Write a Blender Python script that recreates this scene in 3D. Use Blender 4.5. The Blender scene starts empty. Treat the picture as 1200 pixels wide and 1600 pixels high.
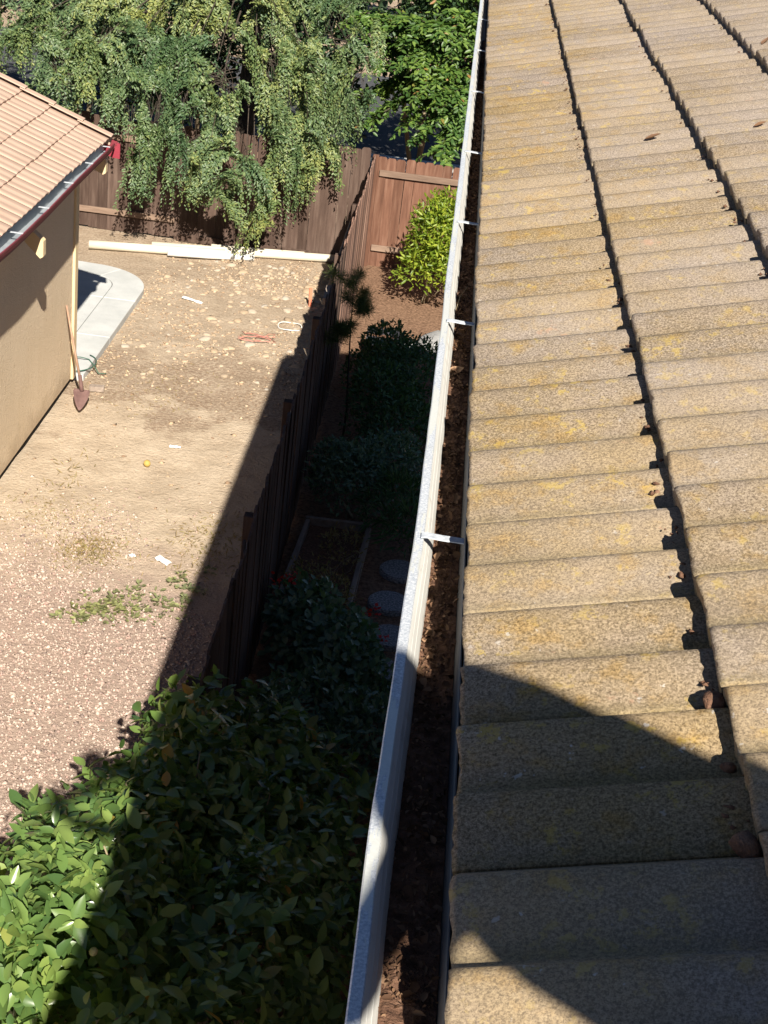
import bpy, bmesh, math, random
import numpy as np
from mathutils import Vector, Matrix, noise as mnoise

random.seed(7)
rng = np.random.default_rng(11)
sc = bpy.context.scene
C = sc.collection
R_ = math.radians
H = 6.8                                   # camera height above the yard

# ------------------------------------------------------------------ camera
cam = bpy.data.cameras.new('camera')
cam.sensor_fit = 'VERTICAL'; cam.sensor_height = 24.0; cam.sensor_width = 18.0
cam.lens = 24.0 * 2300.0 / 1600.0
cam.clip_start = 0.02; cam.clip_end = 400
camo = bpy.data.objects.new('camera', cam); C.objects.link(camo)
right = Vector((0.99110661, 0.0696088, 0.11341205))
up = Vector((-0.13255291, 0.44135534, 0.88748813))
back = Vector((0.01172197, -0.89462846, 0.44665705))
m = Matrix.Identity(4)
for i in range(3):
    m[i][0] = right[i]; m[i][1] = up[i]; m[i][2] = back[i]
m[2][3] = H
camo.matrix_world = m
sc.camera = camo
sc.render.resolution_x = 768; sc.render.resolution_y = 1024

# ------------------------------------------------------------------ light
SUN = Vector((0.33, -1.25, 1.0)).normalized()
w = bpy.data.worlds.new('World'); sc.world = w; w.use_nodes = True
nt = w.node_tree
sky = nt.nodes.new('ShaderNodeTexSky'); sky.sky_type = 'NISHITA'; sky.sun_disc = False; sky.air_density = 0.44; sky.dust_density = 0.1; sky.ozone_density = 2.0
sky.sun_elevation = math.asin(SUN.z); sky.sun_rotation = math.atan2(SUN.x, SUN.y)
bg = nt.nodes['Background']; bg.inputs[1].default_value = 0.05
nt.links.new(sky.outputs[0], bg.inputs[0])
sl = bpy.data.lights.new('sun', 'SUN'); sl.energy = 5.0; sl.angle = R_(0.53); sl.color = (1.0, 0.93, 0.82)
so = bpy.data.objects.new('sun', sl); C.objects.link(so)
so.rotation_euler = SUN.to_track_quat('Z', 'Y').to_euler(); so.location = (10, -30, 40)
sc.view_settings.view_transform = 'Standard'; sc.view_settings.look = 'None'
sc.view_settings.gamma = 1.0; sc.view_settings.exposure = 1.1
sc.view_settings.use_curve_mapping = False
try:
    sc.cycles.max_bounces = 5; sc.cycles.diffuse_bounces = 3; sc.cycles.glossy_bounces = 2; sc.cycles.transmission_bounces = 3; sc.cycles.transparent_max_bounces = 4
except Exception: pass

# ------------------------------------------------------------------ material helpers
class NT:
    def __init__(s, name):
        s.m = bpy.data.materials.new(name); s.m.use_nodes = True
        s.t = s.m.node_tree; s.n = s.t.nodes; s.b = s.n['Principled BSDF']; s.out = s.n['Material Output']
        s.geo = s.n.new('ShaderNodeNewGeometry')
    def l(s, a, b): s.t.links.new(a, b)
    def pos(s, scale=(1, 1, 1), obj=False):
        mp = s.n.new('ShaderNodeMapping'); mp.inputs['Scale'].default_value = scale
        if obj:
            tc = s.n.new('ShaderNodeTexCoord'); s.l(tc.outputs['Object'], mp.inputs[0])
        else: s.l(s.geo.outputs['Position'], mp.inputs[0])
        return mp.outputs[0]
    def noise(s, scale, detail=4, rough=0.6, vec=None, dist=0.0):
        n = s.n.new('ShaderNodeTexNoise'); n.inputs['Scale'].default_value = scale
        n.inputs['Detail'].default_value = detail; n.inputs['Roughness'].default_value = rough
        n.inputs['Distortion'].default_value = dist
        s.l(vec if vec is not None else s.geo.outputs['Position'], n.inputs['Vector']); return n.outputs[0]
    def vor(s, scale, vec=None, out='Color', rnd=1.0):
        n = s.n.new('ShaderNodeTexVoronoi'); n.inputs['Scale'].default_value = scale
        n.inputs['Randomness'].default_value = rnd
        s.l(vec if vec is not None else s.geo.outputs['Position'], n.inputs['Vector']); return n.outputs[out]
    def ramp(s, fac, *stops, interp='LINEAR'):
        r = s.n.new('ShaderNodeValToRGB'); r.color_ramp.interpolation = interp
        e = r.color_ramp.elements
        while len(e) < len(stops): e.new(0.5)
        for k, (p, c) in enumerate(stops):
            e[k].position = p
            if isinstance(c, (int, float)): c = (c, c, c)
            e[k].color = (*c, 1)
        s.l(fac, r.inputs[0]); return r.outputs[0]
    def mix(s, fac, a, b, mode='MIX'):
        x = s.n.new('ShaderNodeMix'); x.data_type = 'RGBA'; x.blend_type = mode
        for v, k in ((fac, 0), (a, 6), (b, 7)):
            if isinstance(v, (int, float)): x.inputs[k].default_value = v
            elif isinstance(v, tuple): x.inputs[k].default_value = (*v, 1)
            else: s.l(v, x.inputs[k])
        return x.outputs[2]
    def math(s, op, a, b=0.0):
        x = s.n.new('ShaderNodeMath'); x.operation = op
        for v, k in ((a, 0), (b, 1)):
            if isinstance(v, (int, float)): x.inputs[k].default_value = v
            else: s.l(v, x.inputs[k])
        return x.outputs[0]
    def attr(s, name):
        a = s.n.new('ShaderNodeAttribute'); a.attribute_name = name; return a.outputs['Fac']
    def objrand(s):
        o = s.n.new('ShaderNodeObjectInfo'); return o.outputs['Random']
    def bump(s, h, strength=0.4, dist=0.01):
        b = s.n.new('ShaderNodeBump'); b.inputs['Strength'].default_value = strength
        b.inputs['Distance'].default_value = dist; s.l(h, b.inputs['Height']); s.l(b.outputs[0], s.b.inputs['Normal'])
        return b.outputs[0]
    def fin(s, col=None, rough=0.8, spec=0.3, metal=0.0):
        if col is not None:
            if isinstance(col, tuple): s.b.inputs['Base Color'].default_value = (*col, 1)
            else: s.l(col, s.b.inputs['Base Color'])
        if isinstance(rough, (int, float)): s.b.inputs['Roughness'].default_value = rough
        else: s.l(rough, s.b.inputs['Roughness'])
        s.b.inputs['Specular IOR Level'].default_value = spec
        s.b.inputs['Metallic'].default_value = metal
        return s.m

def mat_rooftile():
    t = NT('weathered_concrete_tile')
    fine = t.noise(230, 4, 0.85); mid = t.noise(60, 3, 0.65); big = t.noise(3.2, 3, 0.55)
    base = t.ramp(big, (0.3, (0.175, 0.145, 0.122)), (0.5, (0.215, 0.178, 0.148)), (0.72, (0.262, 0.217, 0.184)))
    base = t.mix(t.ramp(fine, (0.47, 0.0), (0.62, 0.85)), base, (0.42, 0.36, 0.31))
    base = t.mix(t.ramp(fine, (0.39, 0.85), (0.48, 0.0)), base, (0.085, 0.068, 0.053))
    base = t.mix(t.ramp(mid, (0.50, 0.0), (0.72, 0.42)), base, (0.185, 0.15, 0.12))
    gx = t.n.new('ShaderNodeSeparateXYZ'); t.l(t.geo.outputs['Position'], gx.inputs[0])
    # ochre algae film: thickest along the lowest courses
    low = t.ramp(gx.outputs[0], (0.0, 1.0), (0.42, 0.9), (0.6, 0.68), (1.1, 0.35), interp='LINEAR')
    fl = t.noise(2.3, 4, 0.62)
    film = t.math('MULTIPLY', t.ramp(fl, (0.36, 0.22), (0.62, 0.95)), low)
    base = t.mix(film, base, t.mix(1.0, base, (1.06, 0.91, 0.54), 'MULTIPLY'))
    # lichen spots, rusty spots, dark dirt runs down the slope
    ln = t.noise(9.0, 5, 0.68)
    base = t.mix(t.math('MULTIPLY', t.math('MULTIPLY', t.ramp(t.noise(34.0, 4, 0.7), (0.54, 0.0), (0.60, 0.6)), t.ramp(ln, (0.50, 0.0), (0.60, 1.0))), low), base, (0.46, 0.33, 0.07))
    base = t.mix(t.math('MULTIPLY', t.ramp(t.noise(52.0, 3, 0.6), (0.68, 0.0), (0.71, 0.7)), t.ramp(big, (0.4, 0.2), (0.6, 1.0))), base, (0.52, 0.49, 0.43))
    base = t.mix(t.ramp(ln, (0.29, 0.55), (0.335, 0.0)), base, (0.40, 0.225, 0.14))
    run = t.noise(1.0, 5, 0.7, t.pos((3.0, 17, 3.0)))
    base = t.mix(t.ramp(run, (0.60, 0.0), (0.78, 0.22)), base, (0.165, 0.135, 0.105))
    pt = t.noise(13.0, 4, 0.7)
    base = t.mix(t.ramp(pt, (0.50, 0.0), (0.64, 0.55)), base, t.mix(1.0, base, (0.98, 0.98, 1.06), 'MULTIPLY'))
    base = t.mix(t.math('MULTIPLY', t.ramp(pt, (0.36, 0.6), (0.48, 0.0)), low), base, t.mix(1.0, base, (1.05, 0.86, 0.42), 'MULTIPLY'))
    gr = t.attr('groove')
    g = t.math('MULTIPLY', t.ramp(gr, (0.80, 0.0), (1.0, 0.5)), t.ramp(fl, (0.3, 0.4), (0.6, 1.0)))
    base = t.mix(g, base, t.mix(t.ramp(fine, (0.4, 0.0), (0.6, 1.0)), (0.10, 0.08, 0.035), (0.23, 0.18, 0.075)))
    base = t.mix(t.ramp(t.objrand(), (0.0, 0.0), (1.0, 0.20)), base, t.mix(t.ramp(t.objrand(), (0.5, 0.0), (0.55, 1.0)), (0.215, 0.185, 0.155), (0.44, 0.37, 0.30)))
    hsum = t.math('ADD', fine, t.math('MULTIPLY', mid, 0.8))
    t.bump(hsum, 0.40, 0.0025)
    return t.fin(base, 0.92, 0.15)

def mat_simple(name, stops, scale=6, rough=0.8, spec=0.3, bump=0.3, bscale=60, bdist=0.004, vary=0.0, stretch=(1, 1, 1), metal=0.0):
    t = NT(name)
    v = t.pos(stretch)
    f = t.noise(scale, 5, 0.62, v)
    col = t.ramp(f, *stops)
    if vary > 0:
        col = t.mix(t.ramp(t.objrand(), (0, 0.0), (1, vary)), col, t.mix(1.0, col, (0.35, 0.32, 0.30), 'MULTIPLY'))
    if bump > 0:
        t.bump(t.noise(bscale, 4, 0.65, v), bump, bdist)
    return t.fin(col, rough, spec, metal)

def mat_leaf(name, dark, mid, light, rough=0.4, trans=0.28, spec=0.4, odd=None):
    t = NT(name)
    r = t.attr('rnd')
    stops = [(0.0, dark), (0.5, mid), (0.93, light)]
    if odd: stops = stops[:2] + [(0.982, light), (0.993, odd)]
    col = t.ramp(r, *stops)
    col = t.mix(t.ramp(t.noise(1.6, 3, 0.5), (0.35, 0.0), (0.65, 0.35)), col, t.mix(1.0, col, (1.35, 1.15, 0.55), 'MULTIPLY'))
    t.fin(col, rough, spec)
    tr = t.n.new('ShaderNodeBsdfTranslucent')
    t.l(t.mix(1.0, col, (1.6, 1.7, 0.6), 'MULTIPLY'), tr.inputs[0])
    mx = t.n.new('ShaderNodeMixShader'); mx.inputs[0].default_value = trans
    t.l(t.b.outputs[0], mx.inputs[1]); t.l(tr.outputs[0], mx.inputs[2]); t.l(mx.outputs[0], t.out.inputs[0])
    return t.m

M = {}
M['tile'] = mat_rooftile()
def mat_pink():
    t = NT('peach_roof_tile')
    base = t.ramp(t.noise(2.4, 5, 0.6), (0.3, (0.40, 0.285, 0.215)), (0.7, (0.48, 0.35, 0.275)))
    st = t.noise(1.0, 4, 0.7, t.pos((2.5, 26, 2.5)))
    base = t.mix(t.ramp(st, (0.42, 0.0), (0.66, 0.45)), base, (0.36, 0.24, 0.18))
    base = t.mix(t.ramp(t.objrand(), (0, 0.0), (1, 0.35)), base, (0.40, 0.28, 0.21))
    t.bump(t.noise(90, 3, 0.6), 0.3, 0.006)
    return t.fin(base, 0.9, 0.15)
M['pink'] = mat_pink()
def mat_stucco():
    t = NT('tan_stucco')
    base = t.ramp(t.noise(1.3, 5, 0.6), (0.3, (0.62, 0.495, 0.345)), (0.7, (0.68, 0.55, 0.395)))
    st = t.noise(1.0, 4, 0.7, t.pos((9, 9, 0.8)))
    base = t.mix(t.ramp(st, (0.5, 0.0), (0.75, 0.3)), base, (0.56, 0.41, 0.24))
    zs = t.n.new('ShaderNodeSeparateXYZ'); t.l(t.geo.outputs['Position'], zs.inputs[0])
    sp_ = t.math('SUBTRACT', t.math('MULTIPLY', t.noise(5, 5, 0.7), 0.75), zs.outputs[2])
    base = t.mix(t.ramp(sp_, (0.02, 0.0), (0.30, 0.55)), base, (0.36, 0.265, 0.175))
    h = t.math('ADD', t.noise(24, 4, 0.65), t.noise(80, 3, 0.6))
    t.bump(h, 0.7, 0.012)
    return t.fin(base, 0.95, 0.1)
M['stucco'] = mat_stucco()
M['trim'] = mat_simple('cream_trim_paint', [(0.3, (0.60, 0.46, 0.27)), (0.7, (0.66, 0.51, 0.31))], 3, 0.7, 0.3, 0.15)
M['maroon'] = mat_simple('maroon_gutter_paint', [(0.3, (0.15, 0.022, 0.032)), (0.7, (0.20, 0.035, 0.045))], 5, 0.45, 0.45, 0.1)
M['red'] = mat_simple('red_barge_paint', [(0.3, (0.22, 0.025, 0.04)), (0.7, (0.28, 0.035, 0.055))], 5, 0.5, 0.4, 0.1)
M['steel_in'] = mat_simple('grey_gutter_inside', [(0.3, (0.22, 0.25, 0.28)), (0.7, (0.33, 0.36, 0.38))], 4, 0.5, 0.5, 0.15)
def mat_galv():
    t = NT('galvanised_gutter')
    f = t.noise(240, 2, 0.7); b = t.noise(5, 4, 0.6)
    base = t.ramp(f, (0.35, (0.44, 0.48, 0.53)), (0.55, (0.64, 0.67, 0.70)), (0.7, (0.78, 0.80, 0.81)))
    b = t.noise(3.0, 5, 0.7, t.pos((8, 1.0, 8)))
    base = t.mix(t.ramp(t.noise(16, 5, 0.75), (0.55, 0.0), (0.72, 0.65)), base, (0.36, 0.36, 0.355))
    base = t.mix(t.ramp(b, (0.52, 0.0), (0.545, 0.8)), base, (0.68, 0.69, 0.63))
    t.bump(f, 0.12, 0.002)
    return t.fin(base, 0.5, 0.4, 0.3)
M['galv'] = mat_galv()
def mat_gutin():
    t = NT('painted_gutter_inner')
    st = t.noise(1.0, 4, 0.7, t.pos((40, 3.0, 40)))
    base = t.ramp(st, (0.3, (0.58, 0.575, 0.54)), (0.65, (0.72, 0.71, 0.67)))
    base = t.mix(t.ramp(t.noise(30, 4, 0.7), (0.55, 0.0), (0.72, 0.45)), base, (0.36, 0.32, 0.26))
    return t.fin(base, 0.7, 0.3)
M['gutin'] = mat_gutin()
M['strap'] = mat_simple('zinc_hanger', [(0.35, (0.36, 0.39, 0.43)), (0.65, (0.58, 0.61, 0.63))], 70, 0.5, 0.5, 0.1)
M['litter'] = mat_simple('rotten_leaf_litter', [(0.3, (0.07, 0.037, 0.025)), (0.55, (0.16, 0.088, 0.056)), (0.75, (0.25, 0.15, 0.10))], 45, 0.9, 0.15, 0.8, 120, 0.01)
M['fascia'] = mat_simple('weathered_shaded_fascia_metal', [(0.3, (0.09, 0.09, 0.095)), (0.7, (0.18, 0.175, 0.165))], 8, 0.7, 0.3, 0.2, 60, 0.003, 0, (6, 1, 6))
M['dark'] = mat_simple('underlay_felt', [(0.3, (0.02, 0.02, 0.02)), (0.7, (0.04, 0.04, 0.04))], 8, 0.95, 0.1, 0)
M['ownwall'] = mat_simple('beige_stucco', [(0.3, (0.40, 0.34, 0.26)), (0.7, (0.47, 0.40, 0.31))], 3, 0.95, 0.1, 0.5, 40, 0.01)
M['fence_brown'] = mat_simple('weathered_brown_fence_wood', [(0.25, (0.058, 0.037, 0.029)), (0.5, (0.10, 0.066, 0.052)), (0.75, (0.165, 0.118, 0.094))], 2.2, 0.9, 0.15, 0.5, 14, 0.004, 0.6, (7, 7, 0.7))
M['fence_red'] = mat_simple('reddish_cedar_fence_wood', [(0.25, (0.10, 0.05, 0.034)), (0.5, (0.17, 0.085, 0.056)), (0.75, (0.25, 0.145, 0.10))], 2.4, 0.9, 0.15, 0.5, 14, 0.004, 0.5, (7, 7, 0.7))
M['fence_mid'] = mat_simple('rosy_brown_fence_wood', [(0.25, (0.13, 0.075, 0.055)), (0.5, (0.20, 0.12, 0.09)), (0.75, (0.27, 0.175, 0.135))], 2.2, 0.9, 0.15, 0.5, 14, 0.004, 0.4, (7, 7, 0.7))
M['fence_rail'] = mat_simple('greyed_rail_wood', [(0.3, (0.17, 0.115, 0.085)), (0.7, (0.30, 0.21, 0.155))], 3, 0.9, 0.15, 0.5, 14, 0.004, 0.3, (0.8, 6, 6))
M['greywood'] = mat_simple('silver_grey_wood', [(0.3, (0.21, 0.165, 0.135)), (0.7, (0.36, 0.30, 0.25))], 3, 0.9, 0.15, 0.5, 14, 0.004, 0.3, (6, 0.8, 6))
M['pvc'] = mat_simple('cream_plastic_pipe', [(0.3, (0.58, 0.52, 0.40)), (0.7, (0.65, 0.60, 0.48))], 3, 0.45, 0.4, 0.05)
M['white'] = mat_simple('white_plastic', [(0.3, (0.64, 0.64, 0.62)), (0.7, (0.72, 0.72, 0.69))], 4, 0.5, 0.4, 0.05)
def mat_conc():
    t = NT('pale_patio_concrete')
    base = t.ramp(t.noise(2.2, 5, 0.65), (0.3, (0.40, 0.41, 0.40)), (0.7, (0.52, 0.525, 0.51)))
    base = t.mix(t.ramp(t.noise(45, 3, 0.7), (0.5, 0.0), (0.75, 0.4)), base, (0.34, 0.345, 0.34))
    t.bump(t.noise(120, 3, 0.6), 0.3, 0.003)
    return t.fin(base, 0.9, 0.2)
M['conc'] = mat_conc()
M['pebble_conc'] = mat_simple('pebble_aggregate_concrete', [(0.35, (0.11, 0.11, 0.115)), (0.5, (0.24, 0.24, 0.245)), (0.62, (0.42, 0.41, 0.40))], 55, 0.9, 0.2, 0.8, 55, 0.012)
M['rust'] = mat_simple('rusty_shovel_steel', [(0.3, (0.10, 0.055, 0.05)), (0.7, (0.17, 0.10, 0.088))], 9, 0.8, 0.3, 0.4)
M['handle'] = mat_simple('old_shovel_handle_wood', [(0.3, (0.28, 0.17, 0.115)), (0.7, (0.40, 0.26, 0.18))], 6, 0.8, 0.2, 0.3, 30, 0.003, 0, (5, 5, 0.6))
M['hose'] = mat_simple('green_hose_rubber', [(0.3, (0.02, 0.075, 0.05)), (0.7, (0.04, 0.12, 0.08))], 6, 0.5, 0.4, 0)
M['bark'] = mat_simple('grey_brown_bark', [(0.3, (0.035, 0.028, 0.022)), (0.7, (0.09, 0.072, 0.058))], 9, 0.95, 0.1, 0.8, 20, 0.02, 0, (3, 3, 0.6))
M['twig'] = mat_simple('pale_twig_bark', [(0.3, (0.20, 0.16, 0.10)), (0.7, (0.32, 0.26, 0.17))], 20, 0.85, 0.15, 0)
def mat_ground():
    t = NT('dry_dirt')
    sx = t.n.new('ShaderNodeSeparateXYZ'); t.l(t.geo.outputs['Position'], sx.inputs[0])
    big = t.noise(0.55, 5, 0.6); mid = t.noise(2.6, 5, 0.65); fine = t.noise(26, 4, 0.7); grain = t.noise(110, 2, 0.7)
    base = t.ramp(mid, (0.28, (0.36, 0.28, 0.20)), (0.5, (0.46, 0.37, 0.272)), (0.72, (0.54, 0.44, 0.33)))
    # damp brown earth between y=15 and y=19
    yb = t.math('ADD', sx.outputs[1], t.math('MULTIPLY', t.math('SUBTRACT', t.noise(1.1, 5, 0.62), 0.5), 7.5))
    band = t.ramp(t.math('DIVIDE', yb, 24.0), (0.625, 0.0), (0.655, 0.75), (0.70, 0.7), (0.745, 0.22), (0.80, 0.35), (0.92, 0.6))
    base = t.mix(t.math('MULTIPLY', band, t.ramp(fine, (0.38, 0.25), (0.58, 1.0))), base, (0.165, 0.102, 0.066))
    base = t.mix(t.ramp(fine, (0.52, 0.0), (0.75, 0.45)), base, (0.27, 0.185, 0.115))
    base = t.mix(t.ramp(grain, (0.52, 0.0), (0.72, 0.5)), base, (0.63, 0.51, 0.37))
    # pinkish gravel bed near the bush
    gv = t.ramp(t.math('ADD', sx.outputs[1], t.math('MULTIPLY', t.math('SUBTRACT', big, 0.5), 3.0)), (0.0, 1.0), (1.0, 0.0))
    g2 = t.math('SUBTRACT', t.math('DIVIDE', t.math('ADD', sx.outputs[1], t.math('MULTIPLY', mid, 2.0)), 24.0), 0.0)
    gm = t.ramp(g2, (0.505, 1.0), (0.56, 0.0))
    base = t.mix(gm, base, t.mix(t.ramp(grain, (0.4, 0.0), (0.65, 1.0)), (0.29, 0.21, 0.17), (0.46, 0.36, 0.29)))
    # planted strip behind the fence: dark bark mulch
    mu = t.ramp(t.math('ADD', sx.outputs[0], 1.6), (0.50, 0.0), (0.53, 1.0))
    base = t.mix(mu, base, t.mix(t.ramp(fine, (0.35, 0.0), (0.65, 1.0)), (0.12, 0.07, 0.045), (0.30, 0.185, 0.12)))
    h = t.math('ADD', t.math('MULTIPLY', mid, 1.2), t.math('ADD', t.math('MULTIPLY', fine, 0.7), t.math('MULTIPLY', grain, 0.25)))
    t.bump(h, 0.75, 0.05)
    return t.fin(base, 0.97, 0.08)
M['dirt'] = mat_ground()
M['street'] = mat_simple('asphalt', [(0.3, (0.05, 0.052, 0.056)), (0.7, (0.08, 0.082, 0.088))], 8, 0.9, 0.2, 0.4, 60, 0.006)
def mat_stones(name, *cols):
    t = NT(name)
    st = [(k / max(1, len(cols) - 1), c) for k, c in enumerate(cols)]
    a = t.attr('rnd')
    col = t.ramp(t.math('ADD', a, t.math('MULTIPLY', t.math('SUBTRACT', t.noise(30, 3, 0.6), 0.5), 0.3)), *st)
    t.bump(t.noise(80, 3, 0.6), 0.3, 0.004)
    return t.fin(col, 0.9, 0.2)
M['gravel'] = mat_stones('pink_grey_gravel', (0.19, 0.145, 0.125), (0.37, 0.27, 0.225), (0.45, 0.36, 0.30), (0.52, 0.43, 0.36), (0.36, 0.225, 0.19))
M['rubble'] = mat_stones('tan_rubble', (0.21, 0.14, 0.09), (0.34, 0.24, 0.155), (0.42, 0.31, 0.205), (0.50, 0.385, 0.27))
def mat_stone_obj():
    t = NT('tan_river_rock')
    col = t.ramp(t.objrand(), (0.0, (0.30, 0.235, 0.17)), (0.35, (0.36, 0.27, 0.18)), (0.7, (0.41, 0.32, 0.225)), (1.0, (0.36, 0.32, 0.27)))
    col = t.mix(t.ramp(t.noise(18, 4, 0.65), (0.5, 0.0), (0.75, 0.5)), col, (0.27, 0.20, 0.14))
    t.bump(t.noise(40, 3, 0.6), 0.4, 0.008)
    return t.fin(col, 0.92, 0.15)
M['rock'] = mat_stone_obj()
M['boulder'] = mat_simple('grey_boulder', [(0.3, (0.20, 0.20, 0.20)), (0.7, (0.36, 0.36, 0.35))], 5, 0.9, 0.2, 0.6, 30, 0.02)
M['elm'] = mat_leaf('small_elm_leaf', (0.055, 0.105, 0.05), (0.12, 0.175, 0.076), (0.235, 0.265, 0.095), 0.45, 0.22)
M['elm_back'] = mat_leaf('blue_green_leaf', (0.05, 0.095, 0.055), (0.10, 0.16, 0.085), (0.165, 0.225, 0.11), 0.45, 0.22)
M['bigleaf'] = mat_leaf('bright_green_leaf', (0.035, 0.08, 0.022), (0.07, 0.135, 0.032), (0.135, 0.21, 0.048), 0.42, 0.25, 0.35, (0.24, 0.13, 0.05))
M['camellia'] = mat_leaf('glossy_camellia_leaf', (0.055, 0.11, 0.035), (0.11, 0.19, 0.055), (0.20, 0.28, 0.08), 0.28, 0.26, 0.6, (0.36, 0.22, 0.05))
M['lime'] = mat_leaf('lime_shrub_leaf', (0.10, 0.165, 0.02), (0.17, 0.245, 0.028), (0.29, 0.345, 0.045), 0.4, 0.34)
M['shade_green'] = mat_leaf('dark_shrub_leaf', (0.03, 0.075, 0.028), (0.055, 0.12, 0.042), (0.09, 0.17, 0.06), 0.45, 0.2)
M['evergreen'] = mat_leaf('shade_darkened_evergreen_leaf', (0.012, 0.028, 0.014), (0.024, 0.05, 0.022), (0.04, 0.075, 0.03), 0.5, 0.1)  # leaf colour lowered so gaps in the elm crown read as deep shade
M['bluegreen'] = mat_leaf('blue_green_shade_leaf', (0.06, 0.12, 0.075), (0.10, 0.175, 0.11), (0.16, 0.24, 0.15), 0.35, 0.2, 0.5)
M['pine'] = mat_leaf('pine_needle', (0.045, 0.075, 0.02), (0.085, 0.125, 0.03), (0.14, 0.18, 0.05), 0.5, 0.2)
M['weed'] = mat_leaf('weed_leaf', (0.125, 0.14, 0.075), (0.175, 0.195, 0.10), (0.25, 0.27, 0.13), 0.6, 0.2)
M['drygrass'] = mat_leaf('dry_grass_blade', (0.20, 0.15, 0.07), (0.28, 0.21, 0.10), (0.24, 0.22, 0.09), 0.8, 0.2)
M['deadleaf'] = mat_leaf('dead_brown_leaf', (0.16, 0.085, 0.05), (0.26, 0.15, 0.09), (0.36, 0.24, 0.16), 0.8, 0.15)
M['litterchip'] = mat_leaf('rotted_leaf_scrap', (0.055, 0.03, 0.02), (0.115, 0.064, 0.04), (0.22, 0.14, 0.095), 0.85, 0.05, 0.2)
M['redflower'] = mat_leaf('red_petal', (0.42, 0.01, 0.015), (0.55, 0.02, 0.02), (0.6, 0.05, 0.04), 0.6, 0.3)
M['ball'] = mat_simple('yellow_ball_skin', [(0.3, (0.36, 0.25, 0.07)), (0.7, (0.44, 0.31, 0.09))], 8, 0.7, 0.3, 0.3)
M['rednet'] = mat_simple('red_plastic_netting', [(0.3, (0.45, 0.16, 0.13)), (0.7, (0.52, 0.25, 0.20))], 8, 0.7, 0.3, 0)
M['orange'] = mat_simple('orange_stake_paint', [(0.3, (0.60, 0.17, 0.10)), (0.7, (0.66, 0.22, 0.13))], 8, 0.7, 0.3, 0)
M['plastic'] = mat_simple('black_planter_plastic', [(0.3, (0.035, 0.035, 0.045)), (0.7, (0.055, 0.055, 0.07))], 8, 0.6, 0.3, 0)
M['bud'] = mat_simple('pale_yellow_bud', [(0.3, (0.60, 0.52, 0.20)), (0.7, (0.70, 0.62, 0.32))], 20, 0.6, 0.3, 0)

# ------------------------------------------------------------------ object helpers
def props(o, label=None, cat=None, group=None, kind=None):
    if label: o['label'] = label
    if cat: o['category'] = cat
    if group: o['group'] = group
    if kind: o['kind'] = kind
    return o
def link(name, me, mat, parent=None, loc=None, rot=None):
    o = bpy.data.objects.new(name, me); C.objects.link(o)
    if mat is not None and me is not None and not me.materials: me.materials.append(mat)
    if parent is not None: o.parent = parent
    if loc is not None: o.location = loc
    if rot is not None: o.rotation_euler = rot
    return o
def empty(name, loc=(0, 0, 0), rot=(0, 0, 0)):
    o = bpy.data.objects.new(name, None); C.objects.link(o); o.location = loc; o.rotation_euler = rot
    o.empty_display_size = 0.1; return o
def pyd(name, V, F, smooth=False):
    me = bpy.data.meshes.new(name); me.from_pydata([tuple(v) for v in V], [], F); me.update()
    if smooth:
        me.polygons.foreach_set('use_smooth', [True] * len(me.polygons))
    return me
def npmesh(name, V, F, rnd=None, smooth=False):
    """V (n,3), F (m,k) equal-sized faces; rnd (m,) per-face random"""
    me = bpy.data.meshes.new(name)
    V = np.asarray(V, np.float32); F = np.asarray(F, np.int32); mF, k = F.shape
    me.vertices.add(len(V)); me.vertices.foreach_set('co', V.ravel())
    me.loops.add(mF * k); me.loops.foreach_set('vertex_index', F.ravel())
    me.polygons.add(mF); me.polygons.foreach_set('loop_start', np.arange(0, mF * k, k, dtype=np.int32))
    if rnd is not None:
        a = me.attributes.new('rnd', 'FLOAT', 'FACE'); a.data.foreach_set('value', np.asarray(rnd, np.float32))
    if smooth: me.polygons.foreach_set('use_smooth', np.ones(mF, bool))
    me.update(calc_edges=True); return me
def boxv(x0, x1, y0, y1, z0, z1):
    V = [(x, y, z) for x in (x0, x1) for y in (y0, y1) for z in (z0, z1)]
    F = [(0, 1, 3, 2), (4, 6, 7, 5), (0, 4, 5, 1), (2, 3, 7, 6), (0, 2, 6, 4), (1, 5, 7, 3)]
    return V, F
def box(name, b, mat, parent=None, bevel=0.0, loc=None, rot=None):
    V, F = boxv(*b); me = pyd(name, V, F)
    if bevel > 0:
        bm = bmesh.new(); bm.from_mesh(me)
        bmesh.ops.bevel(bm, geom=bm.edges[:], offset=bevel, segments=1, affect='EDGES', profile=0.5)
        bm.to_mesh(me); bm.free()
    return link(name, me, mat, parent, loc, rot)
def tube_mesh(name, pts, radii, seg=8, cap=True, smooth=True):
    pts = [Vector(p) for p in pts]; V = []; F = []
    n = len(pts)
    if isinstance(radii, (int, float)): radii = [radii] * n
    ref = Vector((0.13, 0.31, 0.94)).normalized()
    for i, p in enumerate(pts):
        t = (pts[min(i + 1, n - 1)] - pts[max(i - 1, 0)]).normalized()
        a = t.cross(ref)
        if a.length < 1e-3: a = t.cross(Vector((1, 0, 0)))
        a.normalize(); b = t.cross(a).normalized()
        for k in range(seg):
            an = 2 * math.pi * k / seg
            V.append(p + (a * math.cos(an) + b * math.sin(an)) * radii[i])
    for i in range(n - 1):
        for k in range(seg):
            k2 = (k + 1) % seg
            F.append((i * seg + k, i * seg + k2, (i + 1) * seg + k2, (i + 1) * seg + k))
    if cap:
        F.append(tuple(range(seg - 1, -1, -1))); F.append(tuple((n - 1) * seg + k for k in range(seg)))
    return pyd(name, V, F, smooth)
def join_np(parts):
    V = []; F = []; off = 0
    for v, f in parts:
        V.append(np.asarray(v)); F.append(np.asarray(f) + off); off += len(v)
    return np.concatenate(V), np.concatenate(F)

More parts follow.
